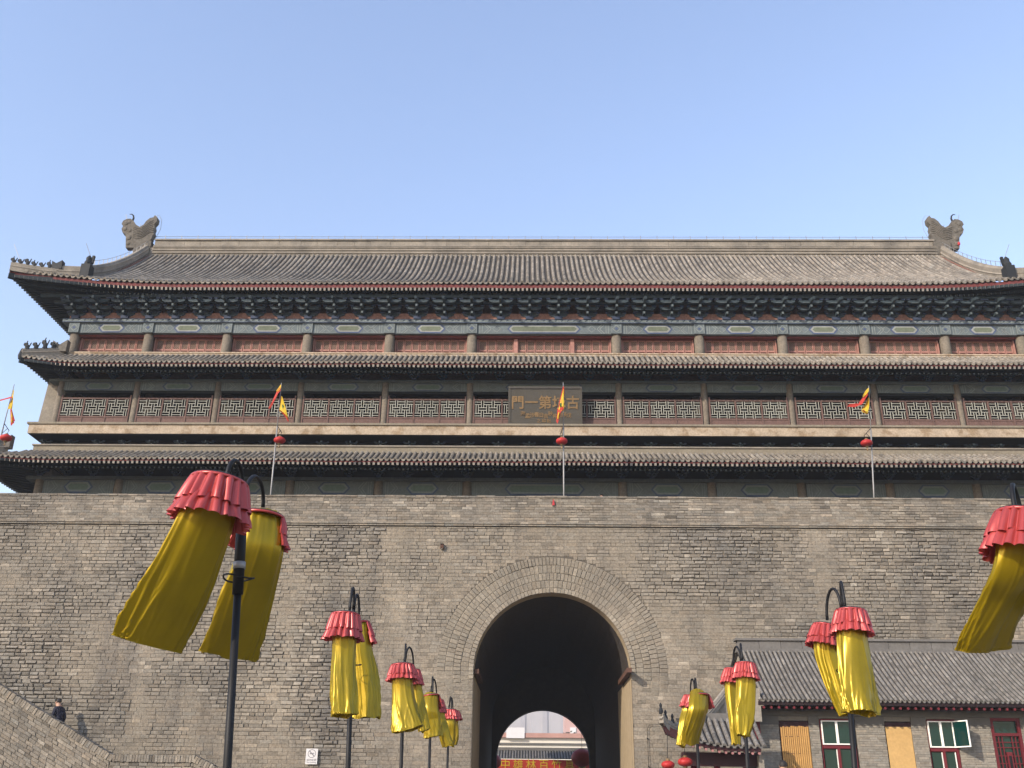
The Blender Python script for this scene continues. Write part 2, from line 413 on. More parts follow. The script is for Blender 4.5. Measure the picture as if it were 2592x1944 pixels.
def erosion(x, z):
    n = mnoise.fractal(Vector((x * 0.22, z * 0.30, 3.1)), 1.0, 2.0, 4)
    n2 = mnoise.noise(Vector((x * 0.9, z * 1.2, 9.7)))
    e = 0.56 + 0.75 * n + 0.38 * n2
    # the masonry round the gateway and the foot of the wall are repaired and smooth
    d = math.hypot(x - AX, (z - 5.0) * 0.9)
    e -= 0.55 * max(0, 1 - max(0, d - 3.6) / 3.0)
    e -= 0.35 * max(0, 1 - z / 3.4)
    if 2.5 < abs(x - AX) < 7 and z < 5: e -= 0.25
    for xa_, xb_ in ((-5.1, -4.1), (9.6, 10.5), (-13.3, -12.6), (-8.4, -8.0)):
        if xa_ < x + .25 * mnoise.noise(Vector((0, z * 1.3, xa_))) < xb_: e -= 0.4
    return max(0.0, min(1.0, e))


def brick_geo(mb, x0, x1, z0, z1, y, er, tone, cut=None):
    """one hand-made brick bedded in the face: chamfered, worn front"""
    j = 0.004 + 0.016 * er
    pr = 0.005 + rnd(0.0, 0.008) + er * rnd(0.010, 0.062)
    ch = 0.006 + 0.014 * er
    g_ = 0.0015 + 0.0135 * er * rnd(.5, 1.2)
    a0, a1, c0, c1 = x0 + g_, x1 - g_, z0 + g_, z1 - g_
    mb.tone = tone
    P = [(a0, c0), (a1, c0), (a1, c1), (a0, c1)]
    P = [(px + rnd(-j, j), pz + rnd(-j, j) * 0.7) for px, pz in P]
    t0, t1 = rnd(-1, 1) * 0.008 * er, rnd(-1, 1) * 0.010 * er
    I = [(P[k][0] + (ch if k in (0, 3) else -ch), P[k][1] + (ch if k in (0, 1) else -ch)) for k in range(4)]
    o = [mb.vert((px, y + 0.03, pz)) for px, pz in P]
    m_ = [mb.vert((px, y - pr + ch * 0.8, pz)) for px, pz in P]
    f = [mb.vert((px, y - pr - t0 * (1 if k in (1, 2) else -1) - t1 * (1 if k > 1 else -1), pz)) for k, (px, pz) in enumerate(I)]
    for k in range(4):
        n = (k + 1) % 4
        mb.face(o[k], o[n], m_[n], m_[k]); mb.face(m_[k], m_[n], f[n], f[k])
    mb.face(*f)


def courses(x0, x1, z0, z1, h, l, allow, fn, seed=0):
    z = z0; row = 0
    while z < z1 - 0.02:
        hh = min(h * rnd(0.93, 1.07), z1 - z)
        x = x0 + (0 if row % 2 else -l * 0.5) + rnd(-0.04, 0.04)
        while x < x1:
            ll = l * random.choice((0.55, 0.8, 0.95, 1.05, 1.2, 1.35)) * rnd(0.93, 1.07)
            a, c = max(x, x0), min(x + ll, x1)
            if c - a > 0.06:
                for aa, cc in allow(a, c, z, z + hh):
                    if cc - aa > 0.05: fn(aa, cc, z, z + hh)
            x += ll
        z += hh; row += 1


def arch_allow(a, c, z0, z1):
    zm = (z0 + z1) / 2
    if zm <= SPR: hw = AR + 0.012
    else:
        r = ROUT - 0.02
        zz = z0 - SPR if z0 > SPR else 0
        hw = math.sqrt(r * r - zz * zz) if zz < r else 0
    if hw <= 0: return [(a, c)]
    out = []
    if a < AX - hw: out.append((a, min(c, AX - hw)))
    if c > AX + hw: out.append((max(a, AX + hw), c))
    return out


bricks = []


def wall_brick(a, c, z0, z1):
    e = erosion((a + c) / 2, (z0 + z1) / 2)
    base = 1.03 + 0.05 * (1 - e)
    wm = 0.035 * (0.5 - e)           # smooth repaired masonry is warmer, worn brick greyer
    t = tone_rand(base, 0.05 + 0.08 * e, 0.014); t = (t[0] * (1 + wm), t[1], t[2] * (1 - wm * 1.6))
    pale = mnoise.noise(Vector((a * 0.35 + 40, z0 * 0.5, 2.0)))
    u = random.random()
    if u < 0.02 + 0.22 * max(0, pale - 0.1): t = tuple(x * 1.3 for x in t)
    elif u > 0.93: t = tuple(x * 0.76 for x in t)
    bricks.append((a, c, z0, z1, e, t))


courses(-24.5, 24.5, 0, WT - 0.02, 0.122, 0.30, arch_allow, wall_brick)


def brick_score(bk):
    a, c, z0, z1, e, t = bk
    x = (a + c) / 2; z = (z0 + z1) / 2
    if not (2.3 < z < 4.9): return 0
    if x > 4.4 or x < -9.0 or (-6.2 < x < -5.2 and z < 4): return 0
    return (c - a) * (z1 - z0) / (WY ** 2 + x * x + z * z)


order = sorted(range(len(bricks)), key=lambda k: -brick_score(bricks[k]))
single = set(order[:300])
bulk = MB()
for k, (a, c, z0, z1, e, t) in enumerate(bricks):
    if k in single:
        mb = MB(); brick_geo(mb, a, c, z0, z1, WY, e, t); mb.build('brick', 'brick', wall)
    else:
        brick_geo(bulk, a, c, z0, z1, WY, e, t)
bulk.build('brickwork', 'brick', wall, kind='stuff')

# parapet above the string course
b = MB()
b.box(X0, X1, WY + 0.02, WY + 0.52, WT, PT - 0.02)
b.build('parapet', 'mortar', wall)
par = MB()


def par_brick(a, c, z0, z1):
    e = max(0.0, min(1.0, 0.12 + 0.5 * mnoise.noise(Vector((a * 0.5, z0, 1.3)))))
    t = tone_rand(0.90, 0.13, 0.02)
    if random.random() < 0.06: t = tuple(x * 1.5 for x in t)
    brick_geo(par, a, c, z0, z1, WY + 0.02, e, t)


top_z = lambda x: PT + 0.02 * mnoise.noise(Vector((x * 0.6, 0, 0)))
courses(-24.5, 24.5, WT + 0.14, PT, 0.098, 0.34, lambda a, c, z0, z1: [(a, c)], par_brick)
par.build('parapet_brickwork', 'brick', wall, kind='stuff')
cap = MB()
x = -24.5
while x < 24.5:
    l = rnd(0.30, 0.42); cap.tone = tone_rand(0.92, 0.1)
    cap.box(x + 0.004, x + l - 0.004, WY - 0.02 + rnd(-0.01, 0.01), WY + 0.56, PT, PT + 0.055 + rnd(-0.012, 0.016)); x += l
cap.build('parapet_coping', 'brick', wall, kind='stuff')
sc = MB()
x = -24.5
while x < 24.5:
    l = rnd(0.28, 0.40); sc.tone = tone_rand(0.98, 0.1)
    p = rnd(0.055, 0.075)
    sc.box(x + 0.003, x + l - 0.003, WY - p, WY + 0.05, WT + 0.015, WT + 0.075)
    sc.tone = tone_rand(0.95, 0.1)
    sc.box(x + 0.003, x + l - 0.003, WY - p - 0.035, WY + 0.05, WT + 0.078, WT + 0.138); x += l
sc.build('string_course', 'brick', wall, kind='stuff')

# arch rings: five rings of bricks on edge round the gateway
arch = bpy.data.objects.new('gate_arch', None); COL.objects.link(arch); arch.parent = wall; arch.location = (0, 0, 0)
ringmb = MB(); nsingle = 0
radii = [AR, 2.79, 3.05, 3.30, 3.58, ROUT]
for ri in (0, 1, 2, 3, 4):
    r0, r1 = radii[ri] + 0.003, radii[ri + 1] - 0.003
    n = int(math.pi * (r0 + r1) / 2 / (0.125 if ri in (0, 2, 4) else 0.15))
    ext = (2, 4, 3, 6, 5)[ri]
    for k in range(-ext, n + ext):
        a0 = math.pi * k / n + 0.0012; a1 = math.pi * (k + 1) / n - 0.0012
        am = (a0 + a1) / 2
        er = 0.04 + 0.9 * max(0, mnoise.noise(Vector((math.cos(am) * 2.2, math.sin(am) * 2.2, ri * 3.3))))
        # brick as a little wedge
        pr = 0.008 + (0.02 if ri == 0 else 0) + rnd(0, 0.006) + er * rnd(0.01, 0.06)
        mb = MB() if (nsingle < 300 and 0 <= k < n) else ringmb
        mb.tone = tone_rand((1.14 if ri == 0 else 1.0) + .16 * mnoise.noise(Vector((math.cos(am) * 3, math.sin(am) * 3, 5.5))), 0.06, 0.012)
        g_ = 0.001 + 0.008 * er
        q = []
        for (rr, aa) in ((r0 + g_, a0 + g_ * .3), (r0 + g_, a1 - g_ * .3), (r1 - g_, a1 - g_ * .3), (r1 - g_, a0 + g_ * .3)):
            q.append((AX + (rr + rnd(-.006, .006)) * math.cos(aa), SPR + (rr + rnd(-.006, .006)) * math.sin(aa)))
        q = [((max(x_, AX + AR) if x_ > AX else min(x_, AX - AR)) if z_ < SPR else x_, z_) for x_, z_ in q]
        cxq = sum(p[0] for p in q) / 4; czq = sum(p[1] for p in q) / 4
        o = [mb.vert((p[0], WY + 0.03, p[1])) for p in q]
        m1 = [mb.vert((p[0], WY - pr + 0.01, p[1])) for p in q]
        f1 = [mb.vert((p[0] + (cxq - p[0]) * 0.14, WY - pr + rnd(-.004, .004), p[1] + (czq - p[1]) * 0.14)) for p in q]
        for s_ in range(4):
            nn = (s_ + 1) % 4
            mb.face(o[nn], o[s_], m1[s_], m1[nn]); mb.face(m1[nn], m1[s_], f1[s_], f1[nn])
        mb.face(*f1[::-1])
        if mb is not ringmb:
            mb.build('arch_brick', 'arch_brick', arch); nsingle += 1
ringmb.build('arch_brickwork', 'arch_brick', arch, kind='stuff')
# timber rails along the springing line
for sx in (-1, 1):
    t = MB(); xx = AX + sx * (AR - 0.10)
    t.bar((xx, WY - 0.55 if sx > 0 else WY + 0.1, 4.93), (xx, WY + 3.0, 4.93), 0.075, 0.075)
    t.build('springing_rail', 'timber', wall)

# ================================================================== GATE TOWER
C = 0.68
OFF = [-20.98, -17.65, -14.12, -10.52, -6.86, -3.2, 3.2, 6.86, 10.52, 14.12, 17.65, 20.98]
XS = [C + o for o in OFF]
tower = thing('gate_tower', 'long grey tiled three-eaved timber gate tower standing on top of the city wall', 'tower', (C, 39.0, 9.7))
TBACK = 50.0

# ---- cores and inner walls
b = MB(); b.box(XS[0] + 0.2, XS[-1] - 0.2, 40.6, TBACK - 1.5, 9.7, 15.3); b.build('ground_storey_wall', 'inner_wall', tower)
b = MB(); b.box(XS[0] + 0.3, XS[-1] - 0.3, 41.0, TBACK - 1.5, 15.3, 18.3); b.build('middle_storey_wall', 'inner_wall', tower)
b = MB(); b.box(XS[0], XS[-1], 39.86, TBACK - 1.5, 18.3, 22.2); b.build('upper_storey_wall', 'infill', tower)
b = MB(); b.box(XS[0] - 0.3, XS[-1] + 0.3, 39.22, TBACK - 1, 14.2, 14.92); b.build('balcony_recess', 'dark_in', tower)  # recess wall coloured near-black as the shade of the overhang
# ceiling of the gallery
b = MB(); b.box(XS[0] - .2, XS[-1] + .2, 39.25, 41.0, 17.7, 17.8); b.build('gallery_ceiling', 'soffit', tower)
# battered brick end walls of the storeys
for sx in (-1, 1):
    xe = C + sx * 20.98
    b = MB()
    b.obox((xe + sx * 0.5, 44.6, 16.75), (0.42, 0, 0), (0, 4.9, 0), (-sx * 0.07, 0.0, 1.45)); b.build('end_wall', 'ridge', tower)
    b = MB(); b.obox((xe + sx * 0.25, 44.6, 12.2), (0.3, 0, 0), (0, 4.9, 0), (-sx * 0.1, 0, 2.2)); b.build('end_wall', 'ridge', tower)
    b = MB(); b.box(min(xe, xe + sx * .5), max(xe, xe + sx * .5), 40.2, 49, 18.3, 19.55); b.build('end_wall', 'ridge', tower)

# ---- columns


def column(x, y, r, z0, z1):
    mb = MB(); mb.lathe((x, y, 0), [(r * 1.02, z0), (r, z0 + 0.3), (r * 0.97, z1)], 16)
    mb.build('column', 'column', tower, smooth=True)


for x in XS:
    column(x, 39.1, 0.20, 9.7, 13.1); column(x, 39.25, 0.15, 15.4, 17.62); column(x, 39.5, 0.22, 18.9, 20.04)
for x in XS:      # inner row of gallery columns, lost in the shade
    column(x, 40.75, 0.25, 15.4, 17.62)


# ---- painted beams


def hexa(mb, xc, zc, hw, hh, tip, y0, y1):
    mb.prism([(xc - hw, zc), (xc - hw + tip, zc - hh), (xc + hw - tip, zc - hh), (xc + hw, zc), (xc + hw - tip, zc + hh), (xc - hw + tip, zc + hh)], y0, y1)


def beam(xa, xb, y, z0, z1, dark, bold, wide):
    """painted tie beam between two columns with its cartouche"""
    o = MB().box(xa, xb, y, y + 0.3, z0, z1).build('beam', 'beam_shaded' if dark else 'beam', tower)
    xc = (xa + xb) / 2; zc = (z0 + z1) / 2; hh = (z1 - z0) * 0.40
    hw = (xb - xa) * (0.255 if wide else 0.17)
    c = MB()
    c.m = 0; hexa(c, xc, zc, hw + 0.12, hh * 1.08, hh * 0.9, y - 0.006, y)
    c.m = 1; hexa(c, xc, zc, hw + 0.04, hh * 0.86, hh * 0.75, y - 0.012, y - 0.006)
    c.m = 2; hexa(c, xc, zc, hw - 0.06, hh * 0.55, hh * 0.5, y - 0.018, y - 0.012)
    c.m = 0; c.box(xc - hw + 0.1, xc + hw - 0.1, y - 0.014, y - 0.006, z0 + (z1 - z0) * 0.035, z0 + (z1 - z0) * 0.10)
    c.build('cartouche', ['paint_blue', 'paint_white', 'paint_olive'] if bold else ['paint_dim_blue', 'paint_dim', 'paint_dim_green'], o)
    e = MB()
    th = 0.016
    for sx in (-1, 1):
        xe = xa if sx < 0 else xb
        for d_ in (0.10, 0.20):
            e.box(min(xe - sx * d_, xe - sx * (d_ + 0.03)), max(xe - sx * d_, xe - sx * (d_ + 0.03)), y - 0.008, y, z0 + 0.02, z1 - 0.02)
        for d_ in (0.28, 0.40):
            xs_ = xe - sx * d_
            for sz in (-1, 1):
                e.bar((xs_ - sx * 0.22, y - 0.004, zc), (xs_, y - 0.004, zc + sz * (z1 - z0) * 0.46), 0.005, th, (0, 0, 1)) if False else \
                    e.obox(((xs_ - sx * 0.11), y - 0.004, zc + sz * (z1 - z0) * 0.23), Vector((sx * 0.11, 0, sz * (z1 - z0) * 0.23)), (0, 0.004, 0), Vector((-sz * (z1 - z0) * 0.23, 0, sx * 0.11)).normalized() * th)
        if wide or bold:
            xs_ = xe - sx * 0.85 if wide else xc - sx * (-(hw + 0.30))
            for sx2 in (-1, 1):
                for sz in (-1, 1):
                    e.obox((xs_ + sx2 * 0.09, y - 0.004, zc + sz * hh * 0.42), Vector((sx2 * 0.09, 0, -sz * hh * 0.42)), (0, 0.004, 0), Vector((sz * hh * 0.42, 0, sx2 * 0.09)).normalized() * 0.012)
    e.build('beam_line', 'paint_line' if bold else 'paint_dim', o, kind='stuff')
    return o


for k in range(11):
    xa, xb = XS[k], XS[k + 1]; wd = (k == 5)
    beam(xa + 0.24, xb - 0.24, 39.28, 20.04, 20.52, False, True, wd)
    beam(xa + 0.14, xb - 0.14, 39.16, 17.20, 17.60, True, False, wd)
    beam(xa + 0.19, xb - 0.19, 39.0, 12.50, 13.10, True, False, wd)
# painted column heads with a diamond
for x in XS:
    o = MB().box(x - 0.235, x + 0.235, 39.22, 39.7, 20.04, 20.52).build('column_head', 'beam', tower)
    e = MB()
    for sx in (-1, 1):
        for sz in (-1, 1):
            e.obox((x + sx * 0.085, 39.216, 20.28 + sz * 0.085), Vector((sx * 0.085, 0, -sz * 0.085)), (0, .004, 0), Vector((sz * .012, 0, sx * .012)))
        e.box(x + sx * 0.205 - 0.012, x + sx * 0.205 + 0.012, 39.212, 39.22, 20.06, 20.50)
    e.m = 1; e.box(x - 0.05, x + 0.05, 39.21, 39.22, 20.23, 20.33)
    e.build('diamond', ['paint_line', 'paint_blue'], o)
for (y, z0, z1, m_) in ((39.17, 20.52, 20.70, 'plate'), (39.1, 17.60, 17.72, 'beam_shaded'), (38.9, 13.10, 13.24, 'beam_shaded')):
    o = MB().box(XS[0] - 0.55, XS[-1] + 0.55, y, y + 0.5, z0, z1).build('plate', m_, tower)
    if m_ == 'plate':     # running pattern of little scrolls
        e = MB(); x = XS[0] - .5; k = 0
        while x < XS[-1] + .4:
            e.m = k % 2
            e.obox((x, y - .004, z0 + 0.10 + (0.015 if k % 2 else -.02)), (0.05, 0, 0.028 * (1 if k % 2 else -1)), (0, .004, 0), (-0.010, 0, 0.022)); x += 0.135; k += 1
        e.m = 2; e.box(XS[0] - .55, XS[-1] + .55, y - 0.006, y, z0, z0 + 0.035)
        e.m = 2; e.box(XS[0] - .55, XS[-1] + .55, y - 0.006, y, z1 - 0.024, z1)
        e.build('scroll_pattern', ['paint_dim', 'bracket', 'paint_dim_blue'], o, kind='stuff')
# lintel above the doors
MB().box(XS[0], XS[-1], 39.46, 39.9, 19.94, 20.04).build('lintel', 'red_fascia', tower)
MB().box(XS[0] + .1, XS[-1] - .1, 39.42, 39.9, 18.86, 18.98).build('door_sill', 'platform', tower)

MB().box(XS[0] - .3, XS[-1] + .3, 39.24, 39.32, 20.70, 21.02).build('bracket_infill', 'infill', tower)
# ---- doors of the upper storey
LW = 0.36


def door_mesh(wd):
    m_ = MB(); z0, z1 = 0.0, 0.96
    fr = 0.035
    m_.m = 0
    m_.box(0.014, fr + .012, 0, 0.06, z0, z1); m_.box(wd - fr - .012, wd - 0.014, 0, 0.06, z0, z1)
    m_.box(fr, wd - fr, 0.002, 0.06, z1 - 0.06, z1); m_.box(fr, wd - fr, 0.002, 0.06, 0.40, 0.475); m_.box(fr, wd - fr, 0.002, 0.06, z0, 0.03)
    m_.m = 1; m_.box(fr, wd - fr, 0.040, 0.05, 0.03, 0.40)
    m_.box(fr + 0.045, wd - fr - 0.045, 0.024, 0.040, 0.075, 0.34)
    m_.m = 3; m_.box(fr, wd - fr, 0.04, 0.05, 0.475, z1 - 0.06)
    m_.m = 2
    xa, xb, za, zb = fr, wd - fr, 0.46, z1 - 0.06
    st = 0.085; n = int((xb - xa + zb - za) / st) + 1
    for k in range(1, n):
        d = k * st
        p = (xa + max(0, d - (zb - za)), za + min(d, zb - za)); q = (xa + min(d, xb - xa), za + max(0, d - (xb - xa)))
        for flip in (0, 1):
            pp, qq = p, q
            if flip: pp = (xa + xb - p[0], p[1]); qq = (xa + xb - q[0], q[1])
            d_ = Vector((qq[0] - pp[0], 0, qq[1] - pp[1]))
            if d_.length < 0.03: continue
            nn = Vector((-d_.z, 0, d_.x)).normalized() * 0.007
            m_.obox(((pp[0] + qq[0]) / 2, 0.030 + 0.004 * flip, (pp[1] + qq[1]) / 2), d_ / 2, (0, 0.005, 0), nn)
    return m_.mesh('door_leaf', ['door_red', 'door_panel', 'door_hatch', 'door_back'])


for k in range(11):
    xa, xb = XS[k] + 0.29, XS[k + 1] - 0.29
    secs = [(xa, xb)]
    if k == 5:
        l = xb - xa
        secs = [(xa, xa + l * 0.27), (xa + l * 0.30, xa + l * 0.70), (xa + l * 0.73, xb)]
        for f_ in (0.27, 0.70):
            MB().box(xa + l * f_, xa + l * (f_ + 0.03), 39.6, 39.85, 18.98, 19.94).build('door_post', 'door_red', tower)
    for (sa, sb) in secs:
        n = max(1, round((sb - sa) / LW)); wd = (sb - sa) / n
        me = door_mesh(wd)
        for j in range(n):
            put('door_leaf', me, tower, loc=Vector((sa + j * wd, 39.72, 18.98)) - Vector((C, 39.0, 9.7)))
    for xx in (XS[k] + 0.255, XS[k + 1] - 0.255):
        MB().box(xx - 0.03, xx + 0.03, 39.64, 39.85, 18.98, 19.94).build('door_jamb', 'door_red', tower)

# ---- lattice balustrade of the middle storey


def lattice_mesh(wd, h):
    m_ = MB()
    nx = max(2, round(wd / 0.225)); nz_ = 3
    cx_, cz_ = wd / nx, h / nz_
    t = 0.0125
    for i in range(nx):
        for j in range(nz_):
            ox, oz = i * cx_, j * cz_
            if (i + j) % 2 == 0:
                for f_ in (0.28, 0.72):
                    a0 = ox - (cx_ * 0.28 if i > 0 else 0); a1 = ox + cx_ + (cx_ * 0.28 if i < nx - 1 else 0)
                    m_.box(a0, a1, 0, 0.03, oz + f_ * cz_ - t, oz + f_ * cz_ + t)
            else:
                for f_ in (0.28, 0.72):
                    a0 = oz - (cz_ * 0.28 if j > 0 else 0); a1 = oz + cz_ + (cz_ * 0.28 if j < nz_ - 1 else 0)
                    m_.box(ox + f_ * cx_ - t, ox + f_ * cx_ + t, 0.003, 0.033, a0, a1)
    return m_.mesh('lattice_panel', 'lattice')


for k in range(11):
    xa, xb = XS[k] + 0.18, XS[k + 1] - 0.18
    o = bpy.data.objects.new('balustrade', None); COL.objects.link(o); o.parent = tower; o.location = Vector(((xa + xb) / 2, 39.1, 15.4)) - Vector((C, 39.0, 9.7))
    MB().box(xa, xb, 39.12, 39.20, 16.78, 16.85).build('top_rail', 'lattice_red', o)
    MB().box(xa, xb, 39.12, 39.20, 15.93, 16.0).build('bottom_rail', 'lattice_red', o)
    MB().box(xa, xb, 39.14, 39.18, 15.42, 15.93).build('skirting_board', 'lattice_red', o)
    n = 3 if k != 5 else 5
    pw = (xb - xa) / n
    for j in range(n + 1):
        xx = xa + j * pw
        MB().box(xx - 0.03, xx + 0.03, 39.11, 39.19, 15.42, 16.97 if j in (0, n) else 16.78).build('post', 'lattice_red', o)
    me = lattice_mesh(pw - 0.08, 0.78)
    for j in range(n):
        put('lattice_panel', me, o, loc=Vector((xa + j * pw + 0.04, 39.13, 16.0)) - base_of(o))

# ---- balcony
MB().box(C - 21.55, C + 21.55, 38.3, 39.5, 14.90, 15.30).build('balcony_fascia', 'platform', tower)
MB().box(C - 21.62, C + 21.62, 38.24, 39.5, 15.30, 15.385).build('balcony_edge', 'weiji', tower)
MB().box(C - 21.50, C + 21.50, 38.33, 39.3, 14.865, 14.898).build('balcony_shade_sheet', 'dark_in', tower)  # added dark sheet, painted as the shade under the slab
for sx in (-1, 1):
    MB().box(C + sx * 21.5 - 0.05, C + sx * 21.5 + 0.05, 39.5, 49, 14.9, 15.3).build('balcony_side', 'platform', tower)

# ---- bracket sets


def bracket_mesh(scale, full):
    m_ = MB()
    s_ = scale
    B = lambda x0, x1, y0, y1, z0, z1, mm: (setattr(m_, 'm', mm), m_.box(x0 * s_, x1 * s_, y0 * s_, y1 * s_, z0 * s_, z1 * s_))
    B(-0.15, 0.15, -0.15, 0.13, 0.0, 0.12, 1)                 # cap block
    if full:                                                  # boss of the lower arms
        m_.m = 0
        m_.prism([(-.17 * s_, .10 * s_), (.17 * s_, .10 * s_), (.34 * s_, .24 * s_), (.40 * s_, .44 * s_), (-.40 * s_, .44 * s_), (-.34 * s_, .24 * s_)], -.045 * s_, .06 * s_)
    lv = [(0.14, 0.36, 0.0), (0.32, 0.44, -0.26), (0.50, 0.46, -0.52)] if full else [(0.14, 0.30, 0.0), (0.28, 0.40, -0.22)]
    for li, (z, hw, y) in enumerate(lv):
        # cross arm with upturned ends
        m_.m = 0
        th = 0.13 if full else 0.10
        P = [(-hw, z + th), (-hw, z + 0.06), (-hw * 0.72, z), (hw * 0.72, z), (hw, z + 0.06), (hw, z + th)]
        m_.prism([(a * s_, c * s_) for a, c in P], (y - 0.06) * s_, (y + 0.06) * s_)
        for xx in (-hw * 0.92, 0, hw * 0.92):
            B(xx - 0.075, xx + 0.075, y - 0.085, y + 0.07, z + th + 0.003, z + th + 0.065, 1)
        m_.m = 2
        m_.box(-hw * 0.66 * s_, hw * 0.66 * s_, (y - 0.067) * s_, (y - 0.062) * s_, (z + 0.01) * s_, (z + 0.03) * s_)
        # projecting arm
        B(-0.05, 0.05, y - 0.34, y + 0.2, z + 0.0, z + 0.11, 0)
        B(-0.035, 0.035, y - 0.352, y - 0.341, z + 0.012, z + 0.098, 2)
    # long beak
    m_.m = 0
    zt = lv[-1][0]
    m_.obox((0, (lv[-1][2] - 0.30) * s_, (zt + 0.06) * s_), (0.045 * s_, 0, 0), Vector((0, -0.22, -0.07)) * s_, Vector((0, -0.02, 0.05)) * s_)
    return m_.mesh('bracket_set', ['bracket', 'bracket_blue', 'bracket_pale'])


bm_top, bm_low, bm_bal = bracket_mesh(1.12, True), bracket_mesh(0.62, False), bracket_mesh(0.62, False)
pos = []
for k in range(11):
    n = 5 if k == 5 else 3
    for j in range(n): pos.append(XS[k] + (XS[k + 1] - XS[k]) * j / n)
pos.append(XS[-1])
TB = Vector((C, 39.0, 9.7))
for x in pos:
    put('bracket_set', bm_top, tower, loc=Vector((x, 39.28, 20.70)) - TB)
    put('bracket_set', bm_low, tower, loc=Vector((x, 39.15, 17.72)) - TB)
    put('bracket_set', bm_low, tower, loc=Vector((x, 38.95, 13.24)) - TB)
    put('bracket_set', bm_bal, tower, loc=Vector((x, 38.98, 14.50)) - TB)
# purlins carried by the brackets
MB().box(XS[0] - 1.5, XS[-1] + 1.5, 38.62, 38.76, 21.50, 21.66).build('purlin', 'bracket', tower)
MB().box(XS[0] - 1.0, XS[-1] + 1.0, 38.94, 39.06, 21.36, 21.50).build('purlin', 'bracket', tower)
MB().box(XS[0] - .6, XS[-1] + .6, 38.72, 38.86, 18.02, 18.14).build('purlin', 'bracket', tower)
MB().box(XS[0] - .6, XS[-1] + .6, 38.5, 38.64, 13.58, 13.70).build('purlin', 'bracket', tower)

# ------------------------------------------------------------------ roofs


class Eave:
    """a concave tiled roof slope rising from a front eave; the corners sweep up and out"""

    def __init__(s, hw, y0, z0, y1, z1, a, lift, flare, start, hipdx):
        s.__dict__.update(hw=hw, y0=y0, z0=z0, y1=y1, z1=z1, a=a, lift=lift, flare=flare, start=start, hip=hipdx)

    def t(s, dx):
        return max(0.0, min(1.0, (abs(dx) - s.start) / (s.hw - s.start)))

    def edge(s, dx):
        t = s.t(dx)
        return s.y0 - s.flare * t * t, s.z0 + s.lift * t ** 2.2 + 0.022 * mnoise.noise(Vector((dx * 0.35, s.z0, 0))) + 0.008 * mnoise.noise(Vector((dx * 2.1, s.z0, 4)))

    def pt(s, dx, u, up=0.0):
        ye, ze = s.edge(dx)
        y = ye + (s.y1 - ye) * u
        z = ze + (s.z1 - ze) * (s.a * u + (1 - s.a) * u * u)
        return Vector((C + dx, y, z + up))

    def umax(s, dx):
        """rows beyond the hip start stop on the hip"""
        if abs(dx) <= s.hip: return 1.0
        return max(0.016, (s.hw - abs(dx)) / (s.hw - s.hip) * s.uh)


def tile_row_geo(mb, E, dx, u0, u1, r, tl, sp):
    """one row of half-round cover tiles, every tile stepping over the next"""
    L = (E.pt(dx, u1) - E.pt(dx, u0)).length
    n = max(1, round(L / tl)); nr = 4
    prev = None
    for k in range(n):
        ua, ub = u0 + (u1 - u0) * k / n, u0 + (u1 - u0) * (k + 1) / n
        mb.tone = tone_rand(1.0 + .12 * mnoise.noise(Vector((dx * 1.7, u0, 3))), 0.13, 0.014)
        pa, pb = E.pt(dx, ua), E.pt(dx, ub)
        d = (pb - pa).normalized(); x = Vector((1, 0, 0)); nrm = x.cross(d).normalized()
        ring = []
        for p, rr in ((pa, r * 1.10), (pb, r * 0.96)):
            ring.append([mb.vert(p + rr * (math.cos(a) * x + math.sin(a) * nrm * 1.05)) for a in (math.pi * (1 - j / nr) for j in range(nr + 1))])
        for j in range(nr): mb.face(ring[0][j], ring[1][j], ring[1][j + 1], ring[0][j + 1])
        if k == 0: mb.face(*ring[0])
        if prev is not None:
            for j in range(nr): mb.face(prev[j], ring[0][j], ring[0][j + 1], prev[j + 1])
        prev = ring[1]


